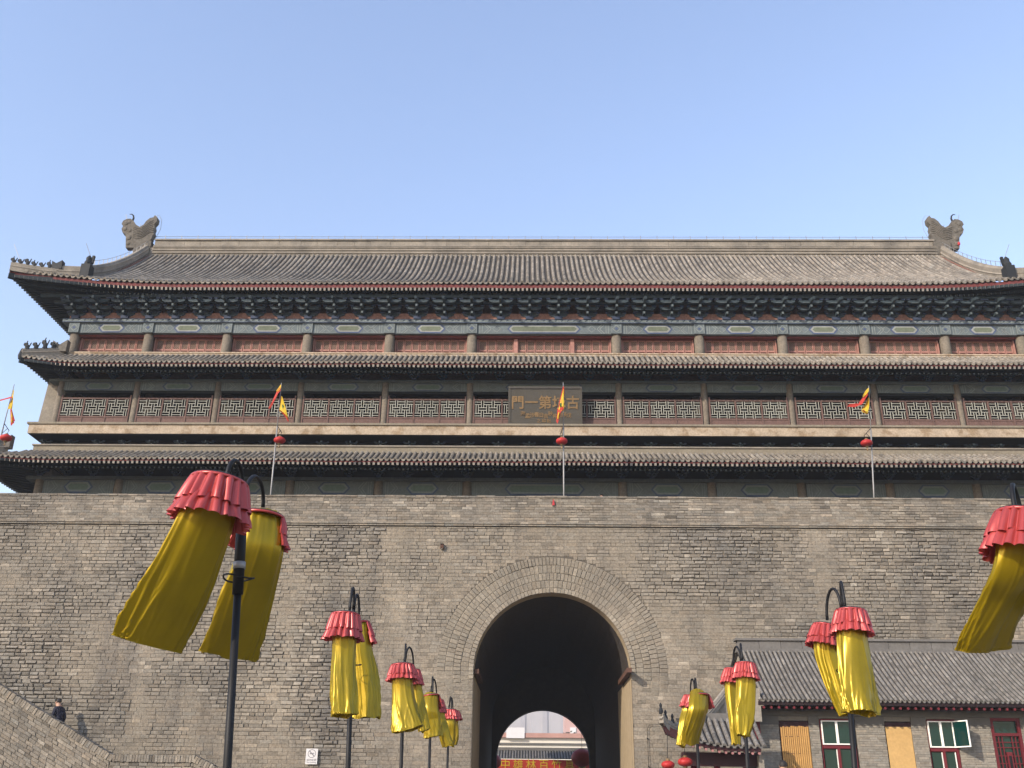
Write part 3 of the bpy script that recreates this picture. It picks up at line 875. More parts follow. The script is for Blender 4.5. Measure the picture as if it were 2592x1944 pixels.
def eave_set(name_roof, E, spacing, r, tl, singles, uh, fascia, raf, y_in, z_in, raf_len):
    E.uh = uh
    roof = bpy.data.objects.new(name_roof, None); COL.objects.link(roof); roof.parent = tower; roof.location = (0, 0, 0)
    # bedding surface
    n = 120; g_ = MB()
    P = []
    for i in range(n + 1):
        dx = -E.hw + 2 * E.hw * i / n
        um = E.umax(dx)
        P.append([E.pt(dx, um * j / 12, -0.012) for j in range(13)])
    g_.grid(P); g_.build('roof_bed', 'pan', roof)
    if singles:
        for s_ in (-1, 1):
            fb = MB(); fb.grid([[E.pt(s_ * dx_, u_, -.05) for u_ in (0.0, .04, .08, .115)] for dx_ in (19.6, 20.2, 20.7, 21.2)]); fb.build('roof_bed_end', 'pan', roof)
    # rows of tiles
    bulk_ = MB()
    k = int(E.hw / spacing)
    for i in range(-k, k + 1):
        dx = i * spacing
        um = E.umax(dx)
        if um < 0.015: continue
        if singles:
            m_ = MB(); tile_row_geo(m_, E, dx + rnd(-.008, .008), 0.0, um, r * rnd(.93, 1.07), tl, spacing); m_.build('tile_row', 'tile', roof)
        else:
            tile_row_geo(bulk_, E, dx + rnd(-.008, .008), 0.0, um, r * rnd(.93, 1.07), tl, spacing)
    # pan tile lips between the rows
    lip = MB()
    for i in range(-k, k):
        dx = (i + 0.5) * spacing
        ye, ze = E.edge(dx)
        lip.tone = tone_rand(0.85, 0.1)
        q = [(-0.5, 0.005), (0.5, 0.005), (0.42, -0.05), (0.18, -0.085), (-0.18, -0.085), (-0.42, -0.05)]
        wv = spacing * 0.72
        lip.prism([(C + dx + a * wv, ze + c) for a, c in q], ye - 0.02, ye + 0.02)
    lip.build('drip_tiles', 'tile', roof, kind='stuff')
    if not singles: bulk_.build('tile_rows', 'tile', roof, kind='stuff')
    # fascia board following the eave, then rafters
    fz0, fz1 = fascia
    f = MB(); rows = [[], [], [], []]
    for i in range(n + 1):
        dx = -E.hw + 2 * E.hw * i / n
        ye, ze = E.edge(dx)
        rows[0].append((C + dx, ye + 0.05, ze + fz1)); rows[1].append((C + dx, ye + 0.05, ze + fz0))
        rows[2].append((C + dx, ye + 0.12, ze + fz0)); rows[3].append((C + dx, ye + 0.12, ze + fz1))
    f.grid(rows); f.build('fascia', 'red_fascia', roof)
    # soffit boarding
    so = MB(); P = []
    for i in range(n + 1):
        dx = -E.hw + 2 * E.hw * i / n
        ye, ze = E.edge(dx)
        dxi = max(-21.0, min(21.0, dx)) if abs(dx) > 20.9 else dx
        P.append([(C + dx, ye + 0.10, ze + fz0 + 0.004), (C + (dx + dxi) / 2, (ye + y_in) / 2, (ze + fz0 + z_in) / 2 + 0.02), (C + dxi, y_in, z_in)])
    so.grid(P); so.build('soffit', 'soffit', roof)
    rf = MB(); sp = 0.19; k = int((E.hw - 0.1) / sp); hw = 0.046
    h = raf
    for i in range(-k, k + 1):
        dx = i * sp
        ye, ze = E.edge(dx)
        t = E.t(dx); fan = 1 - 0.30 * t * t
        top = ze + fz0 - 0.004
        p = Vector((C + dx, ye + 0.04, top - h / 2)); q = Vector((C + dx * fan if t > 0 else C + dx, ye + 0.04 + raf_len, top - h / 2 + raf_len * (z_in - ze - fz0) / (y_in - ye)))
        rf.m = 1; rf.bar(p, q, hw, h / 2)
        rf.m = 0; d = (q - p).normalized(); rf.bar(p - d * 0.006, p - d * 0.001, hw * 0.98, h / 2 * 0.98)
        # round under-rafter behind, set back
        rf.m = 1
        p2 = p + Vector((0, 0.40, -h * 0.9)); q2 = q + Vector((0, 0.35, -h * 0.5)); rf.bar(p2, q2, hw * 0.9, h * 0.4)
        rf.m = 2; rf.bar(p2 - d * 0.006, p2 - d * 0.001, hw * 0.7, h * 0.3)
    rf.build('rafters', ['rafter_end', 'rafter', 'bracket_pale'], roof, kind='stuff')
    return roof


E_top = Eave(23.45, 38.2, 22.02, 44.2, 27.0, 0.70, 0.22, 0.75, 15.5, 20.6)
E_mid = Eave(22.28, 37.78, 17.98, 38.9, 18.76, 0.80, 0.22, 0.05, 19.5, 21.3)
E_low = Eave(23.6, 37.3, 13.50, 38.52, 14.18, 0.85, 0.25, 0.2, 19.5, 21.6)
r_top = eave_set('main_roof', E_top, 0.246, 0.072, 0.33, True, 0.14, (-0.24, -0.08), 0.13, 39.6, 22.25, 1.3)
r_mid = eave_set('middle_roof', E_mid, 0.222, 0.068, 0.30, False, 0.8, (-0.12, -0.06), 0.105, 39.1, 18.30, 1.0)
r_low = eave_set('lower_roof', E_low, 0.222, 0.068, 0.30, False, 0.8, (-0.12, -0.06), 0.105, 38.9, 13.86, 1.2)

# side eaves of the three roofs, seen end-on at the corners


def side_eave(roof, E, raf, fz0, x_in, z_in, z_up):
    for sx in (-1, 1):
        ye, ze = E.edge(E.hw)
        xo = C + sx * E.hw
        m_ = MB(); so = MB(); rf = MB(); P = []; Q = []; n = 40
        for i in range(n + 1):
            y = ye + (TBACK - ye) * i / n
            t = max(0, 1 - (y - ye) / 5.0)
            zl = ze - E.lift * (1 - t ** 2.2); xl = xo - sx * 0.35 * (1 - t * t)
            hip = min(1.0, (y - ye) / 1.4)
            xi = xl + (C + sx * x_in - xl) * hip; zi = zl + (z_in + z_up - zl) * hip
            P.append([(xl, y, zl), ((xl + xi) / 2, y, zl + 0.35 * (zi - zl)), (xi, y, zi)])
            xq = xl + (C + sx * (x_in - .2) - xl) * hip
            Q.append([(xl - sx * 0.08 * hip, y, zl + fz0), (xq, y, zl + fz0 + (z_in - zl - fz0) * hip)])
            rf.m = 0
        m_.grid(P); so.grid(Q)
        y = ye + 0.15
        while y < TBACK:
            t = max(0, 1 - (y - ye) / 5.0)
            zl = ze - E.lift * (1 - t ** 2.2); xl = xo - sx * 0.35 * (1 - t * t)
            p = Vector((xl - sx * 0.05, y, zl + fz0 - raf / 2)); hip = min(1.0, (y - ye) / 1.4); q = Vector((xl + (C + sx * x_in - xl) * hip, y + 0.5 * t, zl + fz0 - raf / 2 + (z_in - zl - fz0) * hip))
            rf.m = 1; rf.bar(p, q, 0.046, raf / 2)
            rf.m = 0; d = (q - p).normalized(); rf.bar(p - d * .006, p - d * .001, 0.045, raf / 2 * .98)
            y += 0.20
        m_.build('side_slope', 'tile', roof); so.build('side_soffit', 'soffit', roof); rf.build('side_rafters', ['rafter_end', 'rafter'], roof, kind='stuff')
        # corner beam
        cb = MB(); cb.bar((xo - sx * 0.02, ye + 0.02, ze + fz0 - 0.06), (C + sx * 20.9, 39.6 if E is E_top else 39.2, z_in - 0.15), 0.09, 0.12)
        cb.build('corner_beam', 'rafter', roof)


side_eave(r_top, E_top, 0.13, -0.24, 20.75, 22.1, 0.6)
side_eave(r_mid, E_mid, 0.11, -0.12, 21.0, 18.25, 0.45)
side_eave(r_low, E_low, 0.11, -0.12, 21.0, 13.8, 0.35)

# wall bands above the lower roofs
MB().box(C - 21.3, C + 21.3, 38.55, 39.3, 14.16, 14.50).build('lower_ridge_band', 'weiji', tower)
MB().box(C - 21.35, C + 21.35, 38.50, 39.3, 14.44, 14.50).build('lower_ridge_cap', 'ridge', tower)
MB().box(C - 21.2, C + 21.2, 38.93, 39.5, 18.72, 18.90).build('middle_ridge_band', 'platform', tower)
for (zz, rr) in ((18.80, 0.05), (18.90, 0.045)):
    MB().tube([(C - 21.2, 38.93, zz), (C + 21.2, 38.93, zz)], rr, 8).build('middle_ridge_roll', 'platform', tower)

# main ridge
rg = bpy.data.objects.new('main_ridge', None); COL.objects.link(rg); rg.parent = tower; rg.location = (0, 0, 0)
RX = 20.2
MB().box(C - RX - .45, C + RX + .45, 44.05, 44.68, 26.6, 27.32).build('ridge_base', 'ridge', rg)
for zz, rr in ((27.0, 0.06), (27.17, 0.05), (27.33, 0.045), (27.41, 0.04)):
    MB().tube([(C - RX, 44.04, zz), (C + RX, 44.04, zz)], rr, 8).build('ridge_roll', 'ridge', rg)
x = C - RX; k = 0
while x < C + RX - 0.1:        # plaster blocks of the ridge
    l = min(rnd(0.75, 1.15), C + RX - x)
    m_ = MB(); yy = 44.15 + rnd(-0.008, 0.008)
    m_.box(x + 0.006, x + l - 0.006, yy, 44.65, 27.42, 27.80); m_.build('ridge_block', 'ridge', rg); x += l
MB().box(C - RX, C + RX, 44.20, 44.60, 27.42, 27.79).build('ridge_core', 'pan', rg)
MB().box(C - RX, C + RX, 44.08, 44.72, 27.80, 27.88).build('ridge_cap', 'ridge', rg)
MB().tube([(C - RX, 44.4, 27.88), (C + RX, 44.4, 27.88)], 0.16, 10).build('ridge_cap_tile', 'ridge', rg)
# lightning rail
lr = MB(); x = C - RX + 0.4
while x < C + RX:
    lr.bar((x, 44.4, 28.0), (x, 44.4, 28.26 + rnd(-.02, .02)), 0.012, 0.012); x += 0.86
lr.tube([(C - RX - 0.2, 44.4, 28.2), (C + RX + 0.2, 44.4, 28.2)], 0.011, 5)
lr.build('lightning_rail', 'iron_grey', rg, kind='stuff')

# ridge-end ornaments
OUT = [(1005, 400), (1006, 320), (1000, 290), (980, 280), (972, 250), (984, 228), (972, 210), (985, 185), (1015, 170), (1045, 168), (1068, 186), (1086, 216), (1118, 234),
       (1148, 216), (1170, 186), (1200, 163), (1226, 158), (1240, 140), (1260, 160), (1254, 190), (1232, 214), (1236, 240), (1228, 262), (1232, 285), (1218, 305), (1210, 330), (1195, 345), (1190, 400)]
US = 0.00640


def ornament(sx):
    o = bpy.data.objects.new('ridge_ornament', None); COL.objects.link(o); o.parent = tower
    ox = C + sx * 20.45
    o.location = Vector((ox, 44.4, 27.0)) - TB
    def f(p):
        q = at(p[0] * 0.31646 / 1.17179, (500 + p[1] * 0.31646) / 1.17179, 44.12)
        return (q.x if sx < 0 else 2 * C - .25 - q.x, q.z)
    pts = [f(p) for p in OUT]
    if sx > 0: pts = pts[::-1]
    m_ = MB(); m_.prism(pts, 44.12, 44.46)
    m_.build('ornament_body', 'ornament', o)
    # flowing mane: ridges that follow the back
    for k in range(7):
        d = k * 16
        cpts = [(1066, 232 + d * .9), (1100, 246 + d * .85), (1135, 242 + d * .8), (1165, 222 + d * .8), (1195, 198 + d * .85), (1226, 182 + d)]
        t = MB(); t.tube([(f(p)[0], 44.115, f(p)[1]) for p in cpts], 0.030, 6); t.build('mane_ridge', 'ornament', o)
    m_ = MB(); a_, b_ = f((1085, 352)), f((1198, 455)); m_.box(min(a_[0], b_[0]), max(a_[0], b_[0]), 44.02, 44.5, b_[1], a_[1]); m_.build('ornament_base', 'ornament', o)
    # face lumps
    for (p, r_) in (((1010, 205), .13), ((1035, 195), .10), ((1000, 250), .12), ((1035, 262), .13), ((1030, 320), .15), ((1025, 365), .12), ((1090, 370), .12), ((1140, 372), .13), ((1165, 350), .08)):
        x_, z_ = f(p); t = MB(); t.lathe((x_, 44.12, z_), [(r_ * math.cos(a), r_ * math.sin(a)) for a in (-1.4, -.8, 0, .8, 1.4)], 10, sy=0.3); t.build('scroll_lump', 'ornament', o, smooth=True)
    # curled horn
    cp = [(1030, 172), (1046, 160), (1054, 142), (1052, 122), (1040, 110), (1022, 110)]
    t = MB(); t.tube([(f(p)[0], 44.4, f(p)[1]) for p in cp], [.055, .055, .05, .04, .03, .015], 8); t.build('horn', 'figure', o, smooth=True)
    # lightning conductor loop over the back
    cp = [(1195, 345), (1232, 300), (1270, 230), (1280, 160), (1262, 122), (1245, 118), (1235, 140)]
    t = MB(); t.tube([(f(p)[0], 44.4, f(p)[1]) for p in cp], .011, 5)
    for p in ((1110, 205), (1112, 190)), ((1190, 160), (1192, 142)), ((1000, 150), (992, 110)):
        t.bar((f(p[0])[0], 44.4, f(p[0])[1]), (f(p[1])[0], 44.4, f(p[1])[1]), .01, .01)
    t.build('conductor', 'iron_grey', o)
    if sx > 0:
        x_, z_ = f((1015, 385)); t = MB(); t.lathe((x_, 44.0, z_ + .12), [(.01, -.14), (.06, -.08), (.07, .0), (.04, .07), (.01, .09)], 7); t.build('red_ribbon', 'red_cloth', o)


ornament(-1); ornament(1)

# falling ridges, corner ridges with their little figures


def figure_mesh(k):
    m_ = MB(); h = 0.30
    m_.lathe((0, 0, 0), [(0.11, 0), (0.12, 0.04), (0.085, 0.10), (0.10, 0.16), (0.06, 0.22), (0.03, 0.24)], 8, sx=1.0, sy=0.75)
    m_.obox((-0.07, 0, 0.25), (0.06, 0, 0.01), (0, 0.045, 0), (0, 0, 0.05)); m_.obox((-0.12, 0, 0.235), (0.03, 0, 0), (0, .03, 0), (0, 0, .025))
    m_.obox((0.09, 0, 0.2), (0.02, 0, 0.02), (0, 0.02, 0), (0.03, 0, 0.10))
    if k: m_.obox((-0.04, 0, 0.33), (0.015, 0, 0), (0, .015, 0), (0.015, 0, .06))
    return m_.mesh('roof_figure', 'figure')


figs = [figure_mesh(0), figure_mesh(1)]


def ridge_strip(parent, pts, hw, h, name='falling_ridge'):
    m_ = MB(); P = [[], [], [], []]
    pts = [Vector(p) for p in pts]
    for k, p in enumerate(pts):
        d = (pts[min(k + 1, len(pts) - 1)] - pts[max(k - 1, 0)]); d.z = 0; d.normalize()
        x = Vector((d.y, -d.x, 0)) * hw
        for q, (s1, zz) in enumerate(((-1, -0.1), (-1, h), (1, h), (1, -0.1))): P[q].append(p + s1 * x + Vector((0, 0, zz)))
    m_.grid([P[0], P[1], P[2], P[3]])
    m_.face(*[m_.vert(P[q][0]) for q in range(4)]); m_.face(*[m_.vert(P[q][-1]) for q in (3, 2, 1, 0)])
    o = m_.build(name, 'ridge', parent)
    for zz in (h * 0.45, h * 0.95):
        t = MB(); t.tube([p + Vector((0, 0, zz)) for p in pts], hw * 1.18 if zz < h * .9 else hw * .8, 6); t.build('ridge_roll', 'ridge', parent)
    return o


for sx in (-1, 1):
    # falling ridge from the ornament down the slope
    X_ = 20.55
    pts = [E_top.pt(sx * (X_ - 0.15 * (1 - u)), u, 0.0) for u in [1 - k / 14 * 0.93 for k in range(15)]]
    ridge_strip(r_top, pts, 0.17, 0.50)
    wire = [p + Vector((0, 0, 0.85)) for p in pts]
    lr = MB(); lr.tube(wire, .010, 5)
    for p in pts[::1]: lr.bar(p + Vector((0, 0, .5)), p + Vector((0, 0, .87)), .01, .01)
    lr.build('lightning_wire', 'iron_grey', r_top, kind='stuff')
    p = pts[-1]
    blk = MB(); blk.box(p.x - .2, p.x + .2, p.y - .35, p.y + .1, p.z - .35, p.z + 0.5)
    blk.lathe((p.x, p.y - .12, p.z + .5), [(.2, 0), (.22, .12), (.15, .26), (.16, .38), (.05, .52)], 9, sx=.8)
    blk.obox((p.x - sx * .16, p.y - .1, p.z + .82), (.05, 0, 0), (0, .06, 0), (-sx * .02, 0, .2))
    blk.build('beast_head', 'figure', r_top)
    rod = MB(); rod.tube([p + Vector((0, 0, 1.0)), p + Vector((sx * .35, 0, 1.75))], .012, 5); rod.build('lightning_rod', 'iron_grey', r_top)
    # corner ridge
    ye, ze = E_top.edge(E_top.hw)
    tip = Vector((C + sx * (E_top.hw - 0.02), ye + 0.05, ze))
    cr = []
    for k in range(11):
        f_ = k / 10; q = p.lerp(tip, f_); q.z = p.z + (tip.z - p.z) * f_ - 0.10 * math.sin(math.pi * f_); cr.append(q)
    ridge_strip(r_top, cr[:5], 0.14, 0.44, 'corner_ridge'); ridge_strip(r_top, cr[4:], 0.13, 0.30, 'corner_ridge')
    q = cr[4] + Vector((0, 0, .4))
    MB().prism([(q.x - sx * .22, q.z - .1), (q.x + sx * .22, q.z - .1), (q.x + sx * .26, q.z + .3), (q.x + sx * .05, q.z + .18), (q.x - sx * .2, q.z + .33)][::(-1 if sx < 0 else 1)], q.y - .14, q.y + .14).build('corner_beast', 'figure', r_top)
    for k, f_ in enumerate((5.1, 6.1, 7.1, 8.0, 8.9, 9.8)):
        q = cr[int(f_)].lerp(cr[min(10, int(f_) + 1)], f_ - int(f_)) + Vector((0, 0, .28))
        o = put('roof_figure', figs[1 if k in (0, 2, 5) else 0], r_top, loc=q - base_of(r_top)); o.scale = (sx * -1.0, 1, 1.0 + .25 * (k % 3 == 0))
    rod = MB(); q = cr[9]; rod.tube([q + Vector((0, 0, .5)), q + Vector((sx * .45, 0, 1.35))], .011, 5); rod.build('lightning_rod', 'iron_grey', r_top)
    # lower corners
    for (E, rf_, nf, x_in) in ((E_mid, r_mid, 4, 21.0), (E_low, r_low, 4, 21.3)):
        ye, ze = E.edge(E.hw); tip = Vector((C + sx * (E.hw - .02), ye + .05, ze)); st = Vector((C + sx * (E.hw - 1.25), E.y1 - .02, E.z1 + 0.02))
        cr = [st.lerp(tip, k / 6) for k in range(7)]
        ridge_strip(rf_, cr, 0.12, 0.26, 'corner_ridge')
        MB().lathe(tip + Vector((0, 0, -.15)), [(.09, 0), (.12, .15), (.08, .35), (.03, .5)], 8).build('corner_figure', 'figure', rf_)
        for k in range(nf):
            q = cr[1].lerp(cr[6], (k + .5) / nf) + Vector((0, 0, .25))
            o = put('roof_figure', figs[k % 2], rf_, loc=q - base_of(rf_)); o.scale = (-sx * 1.1, 1.1, 1.5 if k == 1 else 1.15)
        q = st + Vector((sx * .1, -.1, .25))
        MB().prism([(q.x - sx * .3, q.z - .2), (q.x + sx * .3, q.z - .2), (q.x + sx * .34, q.z + .32), (q.x + sx * .02, q.z + .12), (q.x - sx * .3, q.z + .36)][::(-1 if sx < 0 else 1)], q.y - .15, q.y + .15).build('corner_beast', 'ornament', rf_)
    # gable above the side slope
    gb = MB(); gb.prism([(0, 0)] * 0 or [(44.4 - 5.6, 22.3), (44.4 + 5.6, 22.3), (44.4, 27.2)], C + sx * 20.2, C + sx * 20.3)
    gb.v = [(v[1], v[0], v[2]) for v in gb.v]; gb.build('gable', 'infill', r_top)
# back slope of the main roof
bk = MB(); bk.grid([[(C - 22.8, 50.6, 22.0), (C - 20.6, 47.5, 24.0), (C - 20.4, 44.4, 27.1)], [(C + 22.8, 50.6, 22.0), (C + 20.6, 47.5, 24.0), (C + 20.4, 44.4, 27.1)]])
bk.build('rear_slope', 'tile', r_top)

# ---- name plaque hung in front of the middle storey
pA, pB = at(1101, 845, 38.85), at(1256, 915, 38.6)
plaque = thing('name_plaque', 'dark plaque with gold characters hung over the middle balcony', 'plaque', ((pA.x + pB.x) / 2, 38.7, pB.z))
PW, PH = pB.x - pA.x, 1.72
PZ = 15.42
lean = 0.12
m_ = MB(); m_.obox((0, 0, PH / 2), (PW / 2, 0, 0), (0, 0.05, 0), (0, -lean, PH / 2)); m_.v = [(v[0] + (pA.x + pB.x) / 2, v[1] + 38.72, v[2] + PZ) for v in m_.v]
m_.build('board', 'plaque', plaque)
m_ = MB()
for sx in (-1, 1): m_.obox((sx * (PW / 2), -.02, PH / 2), (.05, 0, 0), (0, .06, 0), (0, -lean, PH / 2))
for zz in (0, PH): m_.obox((0, -.02 - lean * (zz / PH * 2 - 1), zz), (PW / 2 + .049, 0, 0), (0, .065, 0), (0, 0, .05))
m_.v = [(v[0] + (pA.x + pB.x) / 2, v[1] + 38.72, v[2] + PZ) for v in m_.v]
m_.build('border', 'plaque', plaque)


def text_obj(name, body, size, loc, mat_, parent, depth=0.01, rx=90, align='CENTER', sx=1.0):
    cu = bpy.data.curves.new(name, 'FONT'); cu.body = body; cu.size = size; cu.extrude = depth; cu.offset = size * (.022 if mat_ == 'gold' else .0); cu.align_x = align; cu.align_y = 'CENTER'
    cu.materials.append(M[mat_])
    o = bpy.data.objects.new(name, cu); COL.objects.link(o)
    bpy.context.view_layer.update()
    me = bpy.data.meshes.new_from_object(o.evaluated_get(bpy.context.evaluated_depsgraph_get()))
    bpy.data.objects.remove(o); bpy.data.curves.remove(cu)
    o = bpy.data.objects.new(name, me); COL.objects.link(o)
    o.rotation_euler = (R(rx), 0, 0); o.scale = (sx, 1, 1)
    o.parent = parent; o.location = Vector(loc) - base_of(parent)
    return o


pcx = (pA.x + pB.x) / 2
ang = 90 + math.degrees(math.atan(2 * lean / PH))
for k, ch in enumerate('門一第城古'):
    zf = 0.60
    text_obj('character', ch, 0.60, (pcx - PW * 0.385 + k * PW * 0.1925, 38.72 - 0.062 + lean * (1 - 2 * zf), PZ + PH * zf), 'gold', plaque, 0.012, ang, sx=0.95)
small = '戊辰年仲秋吉日沙孟海書'
for k, ch in enumerate('海孟沙書日吉秋仲年辰戊'):
    zf = 0.30 + (0.035 if k % 3 == 0 else 0) - 0.02 * (k % 2)
    text_obj('small_character', ch, 0.22, (pcx - PW * 0.31 + k * PW * 0.064, 38.72 - 0.062 + lean * (1 - 2 * zf), PZ + PH * zf), 'gold', plaque, 0.006, ang)
for k, ch in enumerate('之印記'):
    zf = 0.16
    text_obj('small_character', ch, 0.18, (pcx - PW * 0.02 + (k - 1) * PW * 0.07, 38.72 - 0.062 + lean * (1 - 2 * zf), PZ + PH * zf), 'gold', plaque, 0.006, ang)

# ================================================================== RAMP with its parapet, on the left
RY = 32.5
P1, P2, P3, P4 = at(0, 1478, RY), at(240, 1628, RY), at(420, 1628, RY), at(480, 1659, RY)
sl = (P1.z - P2.z) / (P1.x - P2.x)
sl3 = (P4.z - P3.z) / (P4.x - P3.x)
xL, xM, xN, xE = P1.x - 6, P2.x, P3.x, P3.x + 2.6


def rtop(x):
    if x < xM: return P2.z + sl * (x - xM)
    if x < xN: return P2.z
    return P2.z + sl3 * (x - xN)


ramp = thing('stair_parapet', 'sloping grey brick parapet of the stair up the city wall', 'stair wall', (xM, RY, 0))
m_ = MB()
for (xa, xb) in ((xL, xM), (xM, xN), (xN, xE)):
    za, zb = rtop(xa) - .13, rtop(min(xb, xE) - 1e-6) - .13
    A = [m_.vert(p) for p in ((xa, RY + .03, -0.2), (xb, RY + .03, -0.2), (xb, RY + .03, zb), (xa, RY + .03, za))]
    B_ = [m_.vert(p) for p in ((xa, RY + .33, -0.2), (xb, RY + .33, -0.2), (xb, RY + .33, zb), (xa, RY + .33, za))]
    m_.face(*A); m_.face(*B_[::-1]); m_.face(A[3], A[2], B_[2], B_[3])
m_.build('parapet_core', 'mortar', ramp)
# brick-on-edge coping
x = xL + 2.5; wdt = 0.088
while x < xE - 0.1:
    sl_ = sl if x < xM else (0 if x < xN else sl3)
    st = wdt / math.sqrt(1 + sl_ * sl_)
    mb = MB(); mb.tone = tone_rand(0.98, 0.16, 0.02)
    xx = x + st / 2; z = rtop(xx); d = Vector((1, 0, sl_)).normalized(); n_ = Vector((-d.z, 0, d.x))
    hgt = 0.10
    mb.obox(Vector((xx, RY + 0.17 + rnd(-.012, .012), z - hgt - .03 + rnd(-.012, .012))), d * (wdt / 2 - 0.006), (0, 0.20, 0), n_ * hgt)
    mb.build('coping_brick', 'brick', ramp)
    x += st
# facing bricks laid in raking courses
cnt = 0; rest = MB()
for (xa, xb, sl_) in ((xL + 2.5, xM - .02, sl), (xM, xN, 0.0), (xN, xE - .1, sl3)):
    row = 0; off = 0.235
    while off < 2.9:
        hh = 0.115 * rnd(.95, 1.05)
        x = xa + (0.13 if row % 2 else 0)
        while x < xb:
            l = rnd(0.2, 0.32); x2 = min(x + l, xb)
            if x2 - x > 0.05:
                z = rtop((x + x2) / 2) - off
                if z - hh > 0.9:
                    mb = MB() if (cnt < 290 and z > 1.45) else rest
                    brick_start = len(mb.v)
                    brick_geo(mb, x, x2, z - hh, z, RY + .03, 0.15 + 0.4 * random.random(), tone_rand(0.93, 0.14, 0.02))
                    for q in range(brick_start, len(mb.v)):
                        v = mb.v[q]; mb.v[q] = (v[0], v[1], v[2] + sl_ * (v[0] - (x + x2) / 2))
                    if mb is not rest: mb.build('brick', 'brick', ramp); cnt += 1
            x = x2
        off += hh; row += 1
rest.build('brickwork', 'brick', ramp, kind='stuff')
# treads behind the parapet
m_ = MB(); rows = []
for x in (xL, xM, xN, xE): rows.append([(x, RY + .33, rtop(x) - 1.0), (x, WY + .02, rtop(x) - 1.0)])
m_.grid(rows); m_.build('stair_floor', 'mortar', ramp)

# ================================================================== SIDE HOUSE, on the right
HX0, HX1, HY = 6.55, 17.5, 29.5
house = thing('side_house', 'low grey brick house with tiled roof, shuttered windows and red door', 'house', (HX0, HY, 0))
opens = [(7.09, 7.93, 0.9, 3.08), (8.22, 9.24, 0.9, 3.13), (10.05, 10.80, 0.9, 3.08), (11.22, 12.05, 0.9, 3.14), (13.02, 13.85, 0.0, 3.2), (14.6, 15.4, 0.9, 3.08)]


def house_allow(a, c, z0, z1):
    segs = [(a, c)]
    for (x0, x1, za, zb) in opens:
        if z1 > za + .01 and z0 < zb - .01:
            n = []
            for (p, q) in segs:
                if q <= x0 or p >= x1: n.append((p, q)); continue
                if p < x0: n.append((p, x0))
                if q > x1: n.append((x1, q))
            segs = n
    return segs


m_ = MB()
xsx = sorted({HX0, HX1, *[o[0] for o in opens], *[o[1] for o in opens]}); zsz = sorted({0, 3.45, *[o[2] for o in opens], *[o[3] for o in opens]})
for a, c in zip(xsx, xsx[1:]):
    for p, q in zip(zsz, zsz[1:]):
        if any(o[0] <= a and c <= o[1] and o[2] <= p and q <= o[3] for o in opens): continue
        m_.box(a, c, HY, HY + 0.24, p, q)
m_.box(HX0, HX0 + .24, HY + .24, 33.9, 0, 3.45)
m_.build('wall_core', 'house_mortar', house)
MB().box(HX0 + .3, HX1, HY + 0.9, HY + 1.0, 0, 3.4).build('inner_partition', 'dark_in', house)
hb = MB()
courses(HX0, HX1, 0.6, 2.98, 0.062, 0.235, house_allow, lambda a, c, z0, z1: brick_geo(hb, a, c, z0, z1, HY, 0.06, tone_rand(1.0, 0.10, 0.02)))
hb.build('brickwork', 'house_brick', house, kind='stuff')
hp = MB()
xsegs = house_allow(HX0, HX1, 3.0, 3.06)
for a, c in xsegs: hp.box(a, c, HY - .03, HY + .02, 2.98, 3.20)
hp.box(HX0, HX1, HY - .05, HY + .02, 3.205, 3.45)
hp.build('plaster_band', 'plaster_grey', house)
# roof slope
hroof = bpy.data.objects.new('roof', None); COL.objects.link(hroof); hroof.parent = house; hroof.location = (0, 0, 0)


class HRoof:
    def __init__(s, y0, z0, y1, z1, a, x): s.__dict__.update(y0=y0, z0=z0, y1=y1, z1=z1, a=a, x=x)

    def pt(s, dx, u, up=0):
        return Vector((s.x + dx, s.y0 + (s.y1 - s.y0) * u, s.z0 + (s.z1 - s.z0) * (s.a * u + (1 - s.a) * u * u) + up))


H = HRoof(28.85, 3.57, 31.3, 5.28, 0.82, HX0 - .12)
m_ = MB(); m_.grid([[H.pt(dx, u / 8, -.012) for u in range(9)] for dx in (0, 11.3)]); m_.build('roof_bed', 'pan', hroof)
spc = 0.135; n = int(11.2 / spc)
for i in range(n):
    mb = MB(); tile_row_geo(mb, H, 0.07 + i * spc, 0, 1, 0.042, 0.17, spc); mb.build('tile_row', 'tile_new', hroof)
lip = MB()
for i in range(n):
    x = H.x + 0.07 + (i + .5) * spc; lip.tone = tone_rand(.95, .1)
    lip.prism([(x - .045, H.z0), (x + .045, H.z0), (x + .03, H.z0 - .04), (x, H.z0 - .055), (x - .03, H.z0 - .04)], H.y0 - .015, H.y0 + .015)
lip.build('drip_tiles', 'tile_new', hroof, kind='stuff')
MB().box(H.x, H.x + 11.3, H.y0 + .03, H.y0 + .09, H.z0 - .13, H.z0 - .03).build('fascia', 'red_black', hroof)
m_ = MB(); m_.grid([[(H.x, H.y0 + .06, H.z0 - .10), (H.x, HY + .05, 3.5)], [(H.x + 11.3, H.y0 + .06, H.z0 - .10), (H.x + 11.3, HY + .05, 3.5)]]); m_.build('soffit', 'red_wood_dark', hroof)
i = 0
while i * 0.21 < 11.0:
    x = H.x + .15 + i * .21; mb = MB()
    mb.m = 0; mb.tube([(x, H.y0 + .05, H.z0 - .19), (x, HY, 3.42)], .042, 8)
    mb.m = 1; mb.tube([(x, H.y0 + .042, H.z0 - .192), (x, H.y0 + .049, H.z0 - .192)], .036, 8)
    mb.build('rafter', ['red_wood_dark', 'red_wood'], hroof); i += 1
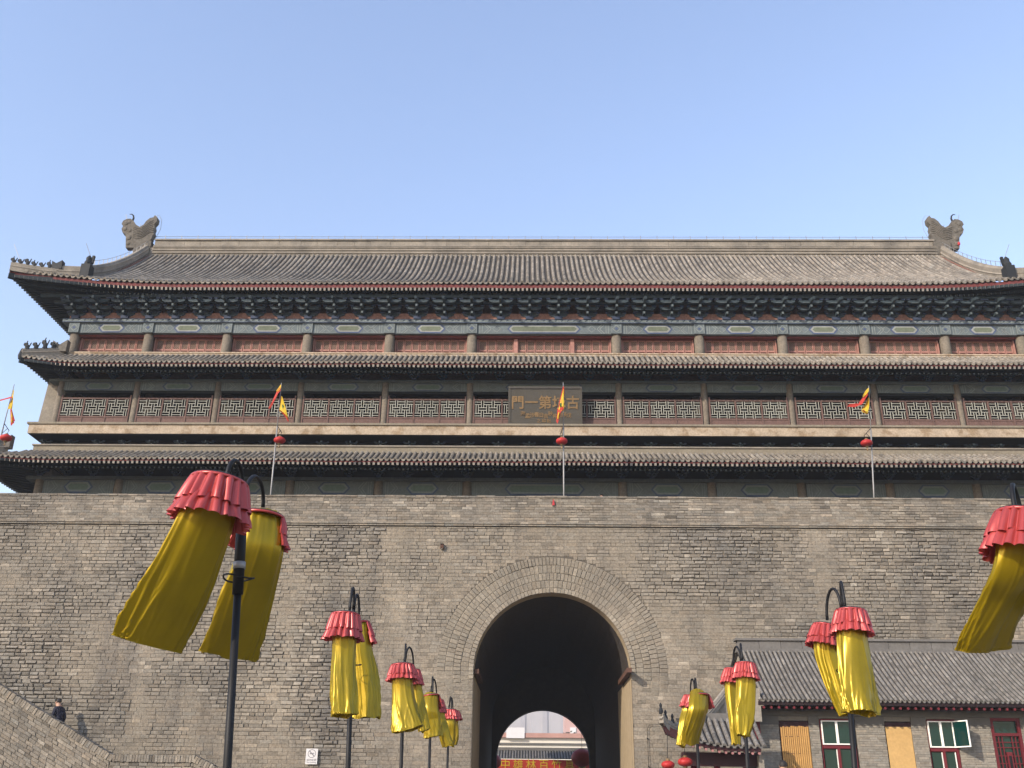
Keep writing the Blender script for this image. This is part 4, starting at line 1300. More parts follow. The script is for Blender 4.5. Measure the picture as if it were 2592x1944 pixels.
# box ridge of plastered blocks
MB().box(H.x, H.x + 11.3, 31.22, 31.6, 5.22, 5.32).build('ridge_base', 'ridge_new', hroof)
x = H.x + .05
while x < H.x + 11.2:
    l = 0.66; mb = MB(); mb.box(x + .006, x + l - .006, 31.26 + rnd(-.006, .006), 31.56, 5.325, 5.56); mb.build('ridge_block', 'ridge_new', hroof); x += l
MB().box(H.x - .02, H.x + 11.3, 31.2, 31.62, 5.565, 5.63).build('ridge_cap', 'ridge_new', hroof)
m_ = MB(); m_.grid([[(H.x, 31.6, 5.3), (H.x, 33.95, 4.2)], [(H.x + 11.3, 31.6, 5.3), (H.x + 11.3, 33.95, 4.2)]]); m_.build('rear_slope', 'tile_new', hroof)
m_ = MB(); m_.prism([(H.y0 + .7, 3.4), (33.9, 3.4), (33.9, 4.2), (31.4, 5.3)], HX0, HX0 + .2); m_.v = [(v[1], v[0], v[2]) for v in m_.v]; m_.build('gable', 'house_brick', house)


def blind(x0, x1, z1, mt, ribs):
    o = bpy.data.objects.new('window', None); COL.objects.link(o); o.parent = house; o.location = (x0 - HX0, 0, z1)
    MB().box(x0 - .02, x1 + .02, HY + .02, HY + .10, z1 - .12, z1).build('lintel_shadow_board', 'red_wood_dark', o)
    if ribs:
        m_ = MB(); x = x0
        while x < x1 - .005:
            m_.box(x + .010, min(x + .050, x1), HY - .020 + rnd(-.006, .006), HY + .015, 0.92, z1 - .13 + rnd(-.03, .01)); x += .056
        m_.build('bamboo_slats', mt, o, kind='stuff')
        for zz in (1.3, 1.75, 2.2, 2.65): MB().box(x0, x1, HY - .018, HY - .013, zz, zz + .012).build('cord', 'timber', o)
    m_ = MB(); m_.box(x0, x1, HY + .016, HY + .03, 0.92, z1 - .12); m_.build('blind', 'timber' if ribs else mt, o)


blind(7.12, 7.91, 3.06, 'blind', True); blind(10.08, 10.79, 3.06, 'blind_pale', False); blind(14.62, 15.38, 3.06, 'blind', True)


def casement(x0, x1, z0, z1, openleaf):
    o = bpy.data.objects.new('window', None); COL.objects.link(o); o.parent = house; o.location = (x0 - HX0, 0, z0)
    # red timber surround and lower lights
    fr = MB()
    fr.box(x0 - .03, x0 - .002, HY + .03, HY + .14, 0.9, z1 + .05); fr.box(x1 + .002, x1 + .07, HY - .01, HY + .14, 0.9, z1 + .05)
    fr.box(x0, x1, HY - .012, HY + .14, z0 - .10, z0 - .02); fr.box(x0, x1, HY + .0, HY + .14, z1, z1 + .06)
    xm = (x0 + x1) / 2
    fr.box(xm - .035, xm + .035, HY - .012, HY + .12, 0.96, z0 - .10); fr.box(x0, x1, HY - .012, HY + .12, 0.9, 0.96); fr.box(x0, x1, HY - .01, HY + .12, 1.62, 1.70)
    fr.build('frame', 'red_wood', o)
    for (a, c) in ((x0 + .03, xm - .05), (xm + .05, x1 - .03)):
        MB().box(a, c, HY + .05, HY + .06, 1.72, z0 - .12).build('pane', 'glass', o)
        wf = MB(); wf.box(c - .01, c + .012, HY + .02, HY + .05, 1.72, z0 - .12); wf.box(a, c - .01, HY + .02, HY + .05, 1.70, 1.722); wf.build('bead', 'white_frame', o)
    # white sashes above
    wf = MB(); t = .026
    wf.box(x0, x0 + t, HY - .03, HY + .03, z0, z1); wf.box(x1 - t, x1, HY - .03, HY + .03, z0, z1)
    wf.box(x0 + t, x1 - t, HY - .028, HY + .03, z0, z0 + t * 1.2); wf.box(x0 + t, x1 - t, HY - .028, HY + .03, z1 - t, z1)
    wf.box(xm - t * 1.2, xm + t * 1.2, HY - .032, HY + .03, z0 + t * 1.2, z1 - t)
    wf.build('sash_frame', 'white_frame', o)
    for (a, c) in ((x0 + t, xm - t * 1.2), (xm + t * 1.2, x1 - t)):
        MB().box(a, c, HY + .002, HY + .008, z0 + t, z1 - t).build('pane', 'glass', o)
    if openleaf:         # third sash swung out towards the square
        wleaf = 0.52; a_ = R(62)
        d = Vector((math.cos(a_), -math.sin(a_), 0)); n_ = Vector((d.y, -d.x, 0)); base = Vector((x1 - .02, HY - .035, (z0 + z1) / 2)); hh = (z1 - z0) / 2
        lf = MB()
        lf.obox(base + d * .014, d * .014, n_ * .014, (0, 0, hh)); lf.obox(base + d * (wleaf - .014), d * .016, n_ * .014, (0, 0, hh))
        for s_ in (-1, 1): lf.obox(base + d * wleaf / 2 + Vector((0, 0, s_ * (hh - .014))), d * (wleaf / 2 - .03), n_ * .013, (0, 0, .014))
        lf.build('open_sash', 'white_frame', o)
        MB().obox(base + d * wleaf / 2, d * (wleaf / 2 - .03), n_ * .003, (0, 0, hh - .03)).build('pane', 'glass', o)


casement(8.28, 9.12, 2.45, 3.09, False)
casement(11.26, 11.96, 2.40, 3.10, True)
# red door with lattice
d_ = bpy.data.objects.new('door', None); COL.objects.link(d_); d_.parent = house; d_.location = (13.05 - HX0, 0, 0)
fr = MB(); fr.box(13.02, 13.10, HY - .01, HY + .14, 0, 3.2); fr.box(13.77, 13.85, HY - .01, HY + .14, 0, 3.2); fr.box(13.10, 13.77, HY - .008, HY + .14, 3.12, 3.2); fr.box(13.10, 13.77, HY - .008, HY + .1, 2.72, 2.80)
fr.build('frame', 'red_wood', d_)
MB().box(13.10, 13.77, HY + .08, HY + .10, 0, 3.12).build('pane', 'glass', d_)
lt = MB()
for xx in (13.2, 13.30, 13.57, 13.67): lt.box(xx - .012, xx + .012, HY + .03, HY + .06, 1.0, 2.72)
for zz in (1.2, 1.4, 1.6, 1.8, 2.0, 2.2, 2.42, 2.56): lt.box(13.12, 13.75, HY + .033, HY + .063, zz - .011, zz + .011)
lt.box(13.36, 13.51, HY + .02, HY + .07, 1.7, 2.3); lt.build('door_lattice', 'red_wood', d_)
MB().box(13.40, 13.47, HY + .012, HY + .02, 1.85, 2.2).build('door_light', 'dark_in', d_)

# ================================================================== SMALL GATE PAVILION beside the house
pav = thing('gate_pavilion', 'small tiled roof gateway with upturned corner beside the grey house', 'gateway', (5.2, 27.4, 0))
proof = bpy.data.objects.new('roof', None); COL.objects.link(proof); proof.parent = pav; proof.location = (0, 0, 0)


class PRoof:
    def pt(s, dx, u, up=0):
        x = 3.75 + dx
        t = max(0, (5.3 - x) / 1.55)
        z0 = 2.24 + 0.30 * t ** 1.6; y0 = 27.0 - 0.15 * t * t
        z1 = 2.98 + 0.05 * t
        return Vector((x, y0 + (28.15 - y0) * u, z0 + (z1 - z0) * (0.8 * u + .2 * u * u) + up))


PR = PRoof()
m_ = MB(); m_.grid([[PR.pt(dx * .25, u / 6, -.012) for u in range(7)] for dx in range(1, 10)]); m_.build('roof_bed', 'pan', proof)
i = 0
while i * .17 < 2.25:
    dx = .12 + i * .17
    um = 1.0 if dx > 0.95 else max(.08, dx / .95)
    mb = MB(); tile_row_geo(mb, PR, dx, 0, um, .055, .2, .17); mb.build('tile_row', 'tile_new', proof); i += 1
lip = MB()
for i in range(13):
    p = PR.pt(.2 + i * .17, 0); lip.tone = tone_rand(.95, .1); lip.prism([(p.x - .055, p.z), (p.x + .055, p.z), (p.x + .03, p.z - .05), (p.x - .03, p.z - .05)], p.y - .015, p.y + .015)
lip.build('drip_tiles', 'tile_new', proof, kind='stuff')
i = 0
while i * .17 < 2.2:
    p = PR.pt(.15 + i * .17, 0); mb = MB()
    mb.m = 0; mb.tube([p + Vector((0, .05, -.16)), p + Vector((0, 1.0, .25))], .042, 8)
    mb.m = 1; mb.tube([p + Vector((0, .04, -.163)), p + Vector((0, .048, -.163))], .036, 8)
    mb.build('rafter', ['red_wood_dark', 'pink_end'], proof); i += 1
f = MB(); f.grid([[PR.pt(dx * .25, 0) + Vector((0, .05, zz)) for dx in range(0, 10)] for zz in (-.03, -.12)]); f.build('fascia', 'red_wood_dark', proof)
so = MB(); so.grid([[PR.pt(dx * .25, 0) + Vector((0, .06, -.1)) for dx in range(0, 10)], [Vector((3.75 + dx * .25, 28.1, 2.5)) for dx in range(0, 10)]]); so.build('soffit', 'red_wood_dark', proof)
# corner tip, hip ridge and upper slope
tip = [Vector((4.75, 28.1, 2.98)), Vector((4.4, 27.7, 2.80)), Vector((4.05, 27.3, 2.66)), Vector((3.75, 26.95, 2.62)), Vector((3.55, 26.75, 2.70)), Vector((3.42, 26.62, 2.86))]
ridge_strip(proof, tip, .07, .14, 'hip_ridge')
ridge_strip(proof, [Vector((4.78, 28.2, 2.95)), Vector((5.1, 28.6, 3.25)), Vector((5.6, 29.1, 3.75))], .08, .13, 'hip_ridge')
MB().box(4.75, 6.1, 28.12, 28.3, 2.94, 3.14).build('ridge_base', 'ridge_new', proof)
m_ = MB(); m_.prism([(4.8, 3.0), (6.5, 3.0), (6.5, 3.9), (5.7, 3.75)], 28.9, 29.0); m_.build('gable', 'house_brick', pav)
m_ = MB(); m_.prism([(3.42, 2.82), (3.55, 2.5), (3.8, 2.40), (4.05, 2.38), (4.05, 2.58), (3.75, 2.62)], 26.75, 26.95); m_.build('corner_bracket', 'red_wood_dark', pav)
for k, q in enumerate(tip[3:]): MB().lathe(q + Vector((0, 0, .12)), [(.05, 0), (.06, .08), (.03, .16), (.04, .22), (.01, .28)], 7).build('corner_figure', 'figure', proof)
MB().box(4.05, 6.05, 27.55, 27.8, 1.78, 2.12).build('beam', 'red_wood_dark', pav)
for xx in (4.35, 4.95): MB().lathe((xx, 27.68, 0), [(.085, 0), (.08, 1.78)], 12).build('post', 'red_wood', pav, smooth=True)
MB().box(5.02, 5.62, 27.72, 27.76, 0.9, 1.76).build('notice_board', 'cream', pav)
MB().box(5.63, 5.78, 27.70, 27.78, 0.0, 1.77).build('door_post', 'red_wood', pav)
MB().box(5.79, 6.05, 27.74, 27.8, 0, 1.77).build('door_panel', 'red_wood_dark', pav)
MB().box(5.98, 6.10, 27.3, 29.4, 0, 2.05).build('side_wall', 'house_brick', pav)
# red shutter on the house end wall
rs = MB().box(6.02, 6.5, 29.2, 29.28, 2.55, 3.35).build('red_shutter', 'red_wood'); rs['label'] = 'faded red board on the end of the grey house above the small gateway'; rs['category'] = 'shutter'

# ================================================================== red round lanterns


def lantern(c, rad, label, cord_to, group=None, squash=0.62, name='red_lantern', mt='lantern_red'):
    c = Vector(c)
    t = thing(name, label, 'lantern', c, group)
    m_ = MB(); n = 24; rows = []
    for k in range(13):
        a = -1.25 + 2.5 * k / 12
        rows.append([(c.x + rad * math.cos(a) * (1 + .03 * (j % 2)) * math.cos(2 * math.pi * j / n), c.y + rad * math.cos(a) * (1 + .03 * (j % 2)) * math.sin(2 * math.pi * j / n), c.z + rad * squash * math.sin(a)) for j in range(n + 1)])
    m_.grid(rows); m_.build('shade', mt, t, smooth=True)
    m_ = MB(); hz_ = rad * squash * math.sin(1.25)
    m_.lathe((c.x, c.y, c.z), [(rad * .33, hz_ - .012), (rad * .34, hz_ + .01), (rad * .22, hz_ + .05)], 12); m_.build('cap', 'gold', t)
    m_ = MB(); m_.lathe((c.x, c.y, c.z), [(rad * .2, -hz_ - .05), (rad * .33, -hz_ - .01), (rad * .33, -hz_ + .012)], 12); m_.build('base_ring', 'gold', t)
    m_ = MB(); m_.lathe((c.x, c.y, c.z), [(rad * .16, -hz_ - .05 - rad * .55), (rad * .10, -hz_ - .1), (rad * .03, -hz_ - .05)], 8); m_.build('tassel', 'gold', t)
    m_ = MB(); m_.tube([c + Vector((0, 0, hz_ + .04)), Vector(cord_to)], .008, 5); m_.build('cord', 'iron', t)
    return t


q = at(1480, 1646, 27.2); lantern(q, .185, 'large bright red round lantern under the small gateway eave', (q.x, 27.2, 2.35))
q = at(1443, 1652, 26.7); lantern(q, .165, 'dull red round lantern hanging under the upturned roof tip, left of the brighter one', (q.x + .02, 26.7, 2.55))
q = at(1257, 1637, 54.6); lantern(q, .55, 'large dark red lantern at the far mouth of the gate tunnel, right side', (q.x, 54.6, q.z + 1.5), squash=.8)
q = at(1062, 1645, 54.6); lantern(q, .5, 'dark red lantern at the far mouth of the gate tunnel, left side', (q.x, 54.6, q.z + 1.5), squash=.8)

# ================================================================== flags on the wall


def flag(xb, yb, xt, yt, shape, lab, Y=34.75, lpix=(0, 0), lanlab='', lside=1):
    pb = at(xb, yb, Y); pt = at(xt, yt, Y); pb.z = 9.7; k = (at(xb, yb, Y) - pt); pb.x = pt.x + (at(xb, yb, Y).x - pt.x) * (pt.z - 9.7) / (pt.z - at(xb, yb, Y).z)
    t = thing('flag_pole', lab, 'flag', pb, 'flags along the top of the city wall')
    d = (pt - pb); mid = pb + d * 0.70
    m_ = MB(); m_.tube([pb, mid], .028, 8); m_.build('pole', 'iron_grey', t, smooth=True)
    m_ = MB(); m_.tube([mid - d * .03, pt], [.020, .013], 8); m_.build('upper_pole', 'iron_grey', t, smooth=True)
    # triangular banner: points in survey pixels relative to the tip, draped by the wind
    for (pts, mt, nm, dy) in shape:
        m_ = MB(); P = [Vector(at(xt + a, yt + c, Y - .05 - .05 * q_ + dy)) for q_, (a, c) in enumerate(pts)]
        n = len(P) // 2; rows = []
        for q_ in range(n):
            A, B_ = P[q_], P[-1 - q_]
            rows.append([A.lerp(B_, s_ / 6) + Vector((0, .035 * math.sin(s_ * 1.9 + q_ * 1.3), 0)) for s_ in range(7)])
        # refine along
        R2 = []
        for a, c in zip(rows, rows[1:]):
            for s_ in range(4): R2.append([p.lerp(q2, s_ / 4) for p, q2 in zip(a, c)])
        R2.append(rows[-1]); m_.grid(R2); m_.build(nm, mt, t, smooth=True)
    # lantern arm
    lc = at(*lpix, Y - .1)
    a0 = pb + d * ((lc.z + .62 - pb.z) / d.z); a1 = Vector((lc.x + lside * .05, Y - .1, lc.z + .30))
    m_ = MB(); m_.tube([a0, a1], .014, 6); m_.tube([a0 - d * .07, a0.lerp(a1, .7)], .010, 6); m_.build('lantern_arm', 'iron', t)
    lantern(lc, .215, lanlab, a1, 'red lanterns on the flag poles', squash=.62)


Y1 = [((-1, 3), (-14, 28), (-23, 52), (-27, 56), (-22, 56), (-14, 38), (-6, 24), (-2, 20)), ((-1, 30), (0, 52), (2, 66), (13, 82), (16, 80), (9, 54), (5, 40), (0, 24))]
flag(584, 1075, 608, 827, [
    (((-1, 3), (-10, 16), (-20, 40), (-28, 55), (-24, 56), (-16, 40), (-7, 22), (-2, 18)), 'flag_red', 'streamer', 0),
    (((-1, 3), (-7, 10), (-12, 18), (-8, 20), (-5, 16), (-1, 12)), 'flag_yellow', 'streamer_edge', -.03),
    (((-1, 28), (-4, 50), (-5, 60), (10, 72), (16, 84), (13, 70), (8, 50), (2, 30)), 'flag_yellow', 'flag_cloth', 0),
    (((0, 48), (2, 58), (8, 62), (10, 58), (6, 52), (2, 46)), 'flag_green', 'flag_print', -.06),
    (((-5, 60), (2, 66), (10, 76), (14, 84), (16, 82), (12, 73), (5, 65), (-4, 58)), 'flag_red', 'flag_border', -.05)],
    'yellow pennant and red streamer on the pole left of the tower plaque', lanlab='red lantern on the pole under the yellow pennant left of the plaque', lpix=(604, 951))
flag(1218, 1078, 1216.5, 826, [
    (((0, 8), (-4, 25), (-9, 45), (-10, 55), (-2, 50), (1, 35), (3, 22), (1, 8)), 'flag_red', 'streamer', 0),
    (((0, 14), (-5, 32), (-9, 52), (-10, 60), (1, 62), (2, 50), (1, 30), (1, 16)), 'flag_yellow', 'flag_cloth', -.05),
    (((-8, 44), (-4, 42), (-1, 48), (-4, 54), (-7, 52), (-8, 48)), 'flag_green', 'flag_print', -.1),
    (((-12, 56), (-13, 68), (-15, 84), (-12, 90), (-8, 76), (-4, 62), (1, 58), (0, 52)), 'flag_red', 'flag_border', -.04),
    (((-11, 64), (-13, 74), (-13, 80), (-10, 78), (-9, 70), (-8, 64)), 'flag_yellow', 'streamer_edge', -.09)],
    'furled red and yellow pennant on the pole in front of the tower plaque', lanlab='red lantern on the pole in front of the plaque', lside=-1, lpix=(1213.5, 953))
flag(1888, 1076, 1876.5, 833, [
    (((0, 4), (-10, 22), (-22, 38), (-42, 40), (-46, 45), (-30, 46), (-14, 40), (-2, 20)), 'flag_red', 'streamer', 0),
    (((0, 4), (-6, 10), (-13, 22), (-12, 26), (-6, 20), (0, 12)), 'flag_yellow', 'streamer_edge', -.04),
    (((0, 24), (-6, 38), (-14, 50), (-16, 56), (-6, 60), (-1, 58), (1, 46), (1, 28)), 'flag_yellow', 'flag_cloth', -.02),
    (((-16, 54), (-10, 58), (-3, 62), (1, 58), (-4, 57), (-12, 53)), 'flag_red', 'flag_border', -.05)],
    'blown out yellow pennant with red streamer on the pole right of the plaque', lanlab='red lantern on the pole right of the plaque', lside=-1, lpix=(1872, 957))
flag(-32, 1075, 31, 830, [
    (((-2, 12), (-8, 34), (-15, 53), (-6, 54), (-3, 40), (-1, 14)), 'flag_yellow', 'flag_cloth', 0),
    (((-9, 54), (-9, 70), (-8, 90), (-2, 86), (1, 78), (-3, 66), (-5, 56), (-5, 54)), 'flag_red', 'streamer', 0),
    (((-8, 58), (-8, 74), (-6, 84), (-4, 80), (-4, 70), (-5, 58)), 'flag_yellow', 'streamer_edge', -.04),
    (((-5, 26), (-34, 34), (-60, 36), (-60, 38), (-34, 37), (-5, 30)), 'flag_red', 'ribbon', 0)],
    'drooping yellow and pink pennant on the pole at the far left end of the wall', lanlab='red lantern on the pole at the far left end of the wall', lpix=(13, 946))

# small fixtures on the wall
q = at(955, 1181, WY - .05)
o = thing('wall_box', 'small dark brown box fixed high on the brick wall above left of the arch', 'fixture', q)
MB().box(q.x - .055, q.x + .055, WY - .14, WY - .0, q.z - .07, q.z + .07).build('housing', 'timber', o)
MB().box(q.x - .065, q.x + .065, WY - .17, WY - .0, q.z + .072, q.z + .085).build('lid', 'iron', o)
MB().box(q.x - .03, q.x + .03, WY - .12, WY - .02, q.z - .10, q.z - .071).build('spout', 'ridge', o)
# cable run round the wall beside the pavilion
t = thing('cable', 'thin dark cable run looped on the wall right of the arch', 'cable', at(1402, 1659, WY - .06))
A = [at(1402, 1659, WY - .07), at(1398, 1575, WY - .07), at(1402, 1566, WY - .07), at(1520, 1563, WY - .07)]; A[0].z = 0.3; A[0].x = A[1].x
m_ = MB(); m_.tube(A, .008, 6); m_.build('conduit', 'iron', t)
for f_ in (.3, .6, .9):
    p = A[0].lerp(A[1], f_); MB().box(p.x - .02, p.x + .02, WY - .09, WY, p.z - .012, p.z + .012).build('clip', 'iron', t)
# no smoking plate
sA, sB = at(662, 1617, WY - .1), at(684.5, 1651, WY - .1)
sg = thing('no_smoking_sign', 'small white no smoking plate on the brick wall', 'sign', ((sA.x + sB.x) / 2, WY - .1, sB.z))
MB().box(sA.x, sB.x, WY - .105, WY - .095, sB.z, sA.z).build('plate', 'sign_white', sg)
sw, sh = sB.x - sA.x, sA.z - sB.z; sx_, sz_ = (sA.x + sB.x) / 2, sB.z + sh * .68
m_ = MB(); rr = sw * .34
for k in range(24):
    a0, a1 = 2 * math.pi * k / 24, 2 * math.pi * (k + 1) / 24
    m_.face(*[m_.vert((sx_ + r_ * math.cos(a), WY - .108, sz_ + r_ * math.sin(a))) for r_, a in ((rr, a0), (rr, a1), (rr * .86, a1), (rr * .86, a0))])
m_.obox((sx_, WY - .108, sz_), Vector((rr * .64, 0, -rr * .64)), (0, .001, 0), Vector((.01, 0, .01)))
m_.box(sx_ - rr * .5, sx_ + rr * .35, WY - .1075, WY - .1055, sz_ - .018, sz_ + .018); m_.box(sx_ + rr * .4, sx_ + rr * .55, WY - .1075, WY - .1055, sz_ - .02, sz_ + .03)
m_.build('no_smoking_symbol', 'sign_grey', sg)
text_obj('lettering', '请勿吸烟', sw * .21, (sx_, WY - .108, sB.z + sh * .26), 'sign_grey', sg, .0005)
text_obj('lettering', 'No smoking', sw * .16, (sx_, WY - .108, sB.z + sh * .12), 'sign_grey', sg, .0005)
for sx in (-1, 1): MB().box(sx_ + sx * sw * .3 - .01, sx_ + sx * sw * .3 + .01, WY - .095, WY + .02, sB.z + .05, sA.z - .05).build('bracket', 'iron', sg)

# ================================================================== beyond the gate
gal = thing('tiled_gallery', 'low tiled gallery with red boards and yellow characters beyond the gate tunnel', 'building', (0.8, 73, 0))
GY = 73
gz0, gz1 = at(1170, 1640, GY).z, at(1170, 1621, GY + 1.5).z


class GRoof:
    def pt(s, dx, u, up=0): return Vector((-5 + dx, GY - .5 + 2.0 * u, gz0 + (gz1 - gz0) * u + up))


GR = GRoof(); m_ = MB(); m_.grid([[GR.pt(0, u, -.01) for u in (0, 1)], [GR.pt(12, u, -.01) for u in (0, 1)]]); m_.build('roof_bed', 'pan', gal)
gro = MB()
for i in range(60): tile_row_geo(gro, GR, i * .2, 0, 1, .06, .4, .2)
gro.build('tile_rows', 'tile_new', gal, kind='stuff')
MB().box(-5, 7, GY + 1.3, GY + 1.6, gz1, gz1 + .18).build('ridge', 'ridge_new', gal)
MB().box(-5, 7, GY - .45, GY - .35, 0, gz0 - .05).build('red_board', 'flag_red', gal)
for k, ch in enumerate('中雄林百竹具以'):
    text_obj('character', ch, .72, (-1.5 + k * .88, GY - .47, gz0 - .42), 'flag_yellow', gal, .01)
wb = thing('white_building', 'long low cream building with a red tiled parapet beyond the gate', 'building', (2, 150, 0))
WBY = 150
z0_, z1_, z2_ = 0, at(1170, 1594, WBY).z, at(1170, 1584, WBY).z
MB().box(-40, 44, WBY, WBY + 12, 0, z1_).build('wall', 'cream', wb)
MB().box(-40.3, 44.3, WBY - .3, WBY + .0, z1_ - .9, z1_ - .7).build('cornice', 'plaster_grey', wb)
MB().box(-40.3, 44.3, WBY - .5, WBY + 12, z1_, z2_).build('roof', 'far_red', wb)
MB().box(-3.0, -.4, WBY - .7, WBY + 2, z1_ - .1, z2_ + .7).build('stair_head', 'sign_white', wb)
for k in range(7):
    xx = -9 + k * 3.6; MB().box(xx, xx + 2.4, WBY - .08, WBY + .02, 4.2, 4.8).build('window', 'glass', wb)
for i, (xx, ww, hh, YY, m__) in enumerate(((2, 34, 90, 560, 'far_grey'), (26, 20, 78, 600, 'far_grey'), (-34, 40, 96, 640, 'far_grey'))):
    tb = thing('tower_block', ['wide pale hazy tower block seen in the middle of the far arch', 'narrow pale hazy tower block right of centre in the far arch', 'broad pale hazy tower block filling the left of the far arch'][i], 'building', (xx, YY, 0), 'hazy tower blocks beyond the gate')
    MB().box(xx, xx + ww, YY, YY + 20, 0, hh).build('wall', m__, tb)
    for k in range(3): MB().box(xx + ww * (.18 + .28 * k), xx + ww * (.26 + .28 * k), YY - .6, YY, 0, hh * .98).build('window_bay', 'far_bay', tb)
pk = thing('pink_building', 'pinkish building with pale balconies at the right of the far arch', 'building', (18, 230, 0))
px0 = at(1222, 1600, 230).x
MB().box(px0, px0 + 20, 230, 245, 0, 26).build('wall', 'far_pink', pk)
for k in range(4):
    for j in range(3):
        xx = px0 + 1.0 + 2.6 * j; zz = 9.5 + 3.2 * k
        MB().box(xx, xx + 1.3, 229.8, 230, zz, zz + 1.5).build('window', 'sign_white', pk)
for k in range(9):
    xx = -8 + k * 2.9 + rnd(-.8, .8); YY = 172 + rnd(-3, 3)
    h_ = at(1170, 1578, 172).z + rnd(-.6, .9)
    tr = thing('bushy_tree', ['dull bushy tree', 'dull bushy tree, second', 'dull bushy tree, third', 'dull bushy tree, fourth', 'dull bushy tree, fifth', 'dull bushy tree, sixth', 'dull bushy tree, seventh', 'dull bushy tree, eighth', 'dull bushy tree, last'][k] + ' from the left behind the red parapet in the far arch', 'tree', (xx, YY, 0), 'trees behind the cream building')
    MB().tube([(xx, YY, 0), (xx + .1, YY, h_ * .6)], [.16, .09], 7).build('trunk', 'bark', tr)
    m_ = MB()
    for q_ in range(160):
        a = rnd(0, 6.283); rr_ = rnd(0, 1) ** .5 * 1.6; zz = h_ - 1.6 + rnd(-1.5, 1.5) * (1 - rr_ / 2.6)
        c_ = Vector((xx + rr_ * math.cos(a), YY + rr_ * math.sin(a), zz)); u_ = Vector((rnd(-1, 1), rnd(-1, 1), rnd(-1, 1))).normalized(); v_ = u_.orthogonal().normalized()
        m_.face(*[m_.vert(c_ + p) for p in (u_ * .28, v_ * .2, -u_ * .28, -v_ * .2)])
    m_.build('crown', 'leaf', tr)

# ================================================================== LAMP POLES and cloth banners


def crook(mb, p0, p1, h, r, n=14):
    """shepherd's crook from the pole head p0 over to the hanging point p1"""
    pts = []
    for k in range(n + 1):
        a = math.pi * k / n
        q = p0.lerp(p1, (1 - math.cos(a)) / 2); q = q + Vector((0, 0, h * math.sin(a))); pts.append(q)
    mb.tube(pts, r, 8)


def satin_tube(mb, path, wid, dep, lat, seed, wr=1.0, n=110, m=72):
    """hanging sleeve of satin: flattened section, long folds, crumpled foot"""
    rows = []
    K = len(path) - 1

    def spl(arr, t):
        f_ = t * (len(arr) - 1); i = min(int(f_), len(arr) - 2); u = f_ - i
        g = lambda q: arr[max(0, min(len(arr) - 1, q))]
        p0, p1, p2, p3 = g(i - 1), g(i), g(i + 1), g(i + 2)
        return 0.5 * ((2 * p1) + (p2 - p0) * u + (2 * p0 - 5 * p1 + 4 * p2 - p3) * u * u + (3 * p1 - p0 - 3 * p2 + p3) * u ** 3) if not isinstance(p1, float) else \
            0.5 * ((2 * p1) + (p2 - p0) * u + (2 * p0 - 5 * p1 + 4 * p2 - p3) * u * u + (3 * p1 - p0 - 3 * p2 + p3) * u ** 3)
    for i in range(m + 1):
        t = i / m
        c = spl(path, t); d = (spl(path, min(1, t + .02)) - spl(path, max(0, t - .02))).normalized()
        x = (lat - d * lat.dot(d)).normalized(); y = d.cross(x).normalized()
        w_ = spl(wid, t); dp = spl(dep, t)
        row = []
        for j in range(n + 1):
            a = 2 * math.pi * j / n
            ca, sa = math.cos(a), math.sin(a)
            ex = math.copysign(abs(ca) ** 0.9, ca); ey = math.copysign(abs(sa) ** 1.15, sa)
            P_ = Vector((ca * 1.7, sa * 1.7, seed * 3.7))
            fold = mnoise.noise(P_ * 1.3 + Vector((0, 0, t * 0.7))) * .07
            rg = lambda k_, tz, off: (1 - abs(mnoise.noise(Vector((ca * k_ + seed * 2 + off, sa * k_, t * tz + off)))) * 2.2)
            r1_ = max(0, rg(1.9, 0.9, 7)) ** 5 * .13 * min(1, t * 1.6)
            r2_ = max(0, rg(3.4, 2.0, 3)) ** 4 * .12 * max(0, t - .35) * 1.5
            r3_ = max(0, rg(6.0, 5.0, 11)) ** 3 * .07 * max(0, t - .72) * 3.4
            top_ = math.sin(a * 17 + 2 * fold) * .03 * max(0, 1 - t * 3.2)
            lobe = t * (.13 * math.cos(3 * a + seed * 1.7 + t) + .09 * math.cos(5 * a + seed * 2.9 - t * 1.4) + .07 * mnoise.noise(Vector((ca * 2.2, sa * 2.2, seed + t * 1.5))))
            s_ = 1 + wr * (fold + lobe + r1_ + r2_ + r3_ - .05 * t + top_)
            row.append(c + x * (w_ * ex * s_) + y * (dp * ey * s_))
        rows.append(row)
    # uneven hem
    for j in range(n + 1):
        a = 2 * math.pi * j / n
        off = .05 * mnoise.noise(Vector((math.cos(a) * 1.3, math.sin(a) * 1.3, seed)))
        rows[-1][j] = rows[-1][j] + (rows[-1][j] - rows[-2][j]).normalized() * off
    mb.grid(rows)
    return rows


def frill(mb, c, axis, lat, r0, r1, l0, l1, npl, amp, seed, a0=0.0, a1=2 * math.pi, droop=0.0):
    """pleated skirt of red satin hung round a ring"""
    x = (lat - axis * lat.dot(axis)).normalized(); y = axis.cross(x).normalized()
    n = 168; m = 9; rows = []
    for i in range(m + 1):
        t = i / m; row = []
        for j in range(n + 1):
            a = a0 + (a1 - a0) * j / n
            ph = npl * a + 2.4 * mnoise.noise(Vector((math.cos(a) * 2.6, math.sin(a) * 2.6, seed + .25 * t)))
            pl = abs(math.sin(ph / 2)) ** 0.8
            k2 = mnoise.noise(Vector((math.cos(a) * 3, math.sin(a) * 3, seed + t)))
            r_ = r0 + (r1 - r0) * (t ** 0.8) + amp * r0 * (0.5 + .5 * t) * (pl - .5)*1.5 + .13 * r0 * k2 * t
            ln_ = l0 + (l1 - l0) * t + (.14 * k2 * (l1 - l0) * t)
            p = c + axis * ln_ + x * (r_ * math.cos(a)) + y * (r_ * math.sin(a)) + Vector((0, 0, -droop * t * t))
            row.append(p)
        rows.append(row)
    mb.grid(rows)


LAT = Vector((1, 0.12, 0)).normalized()


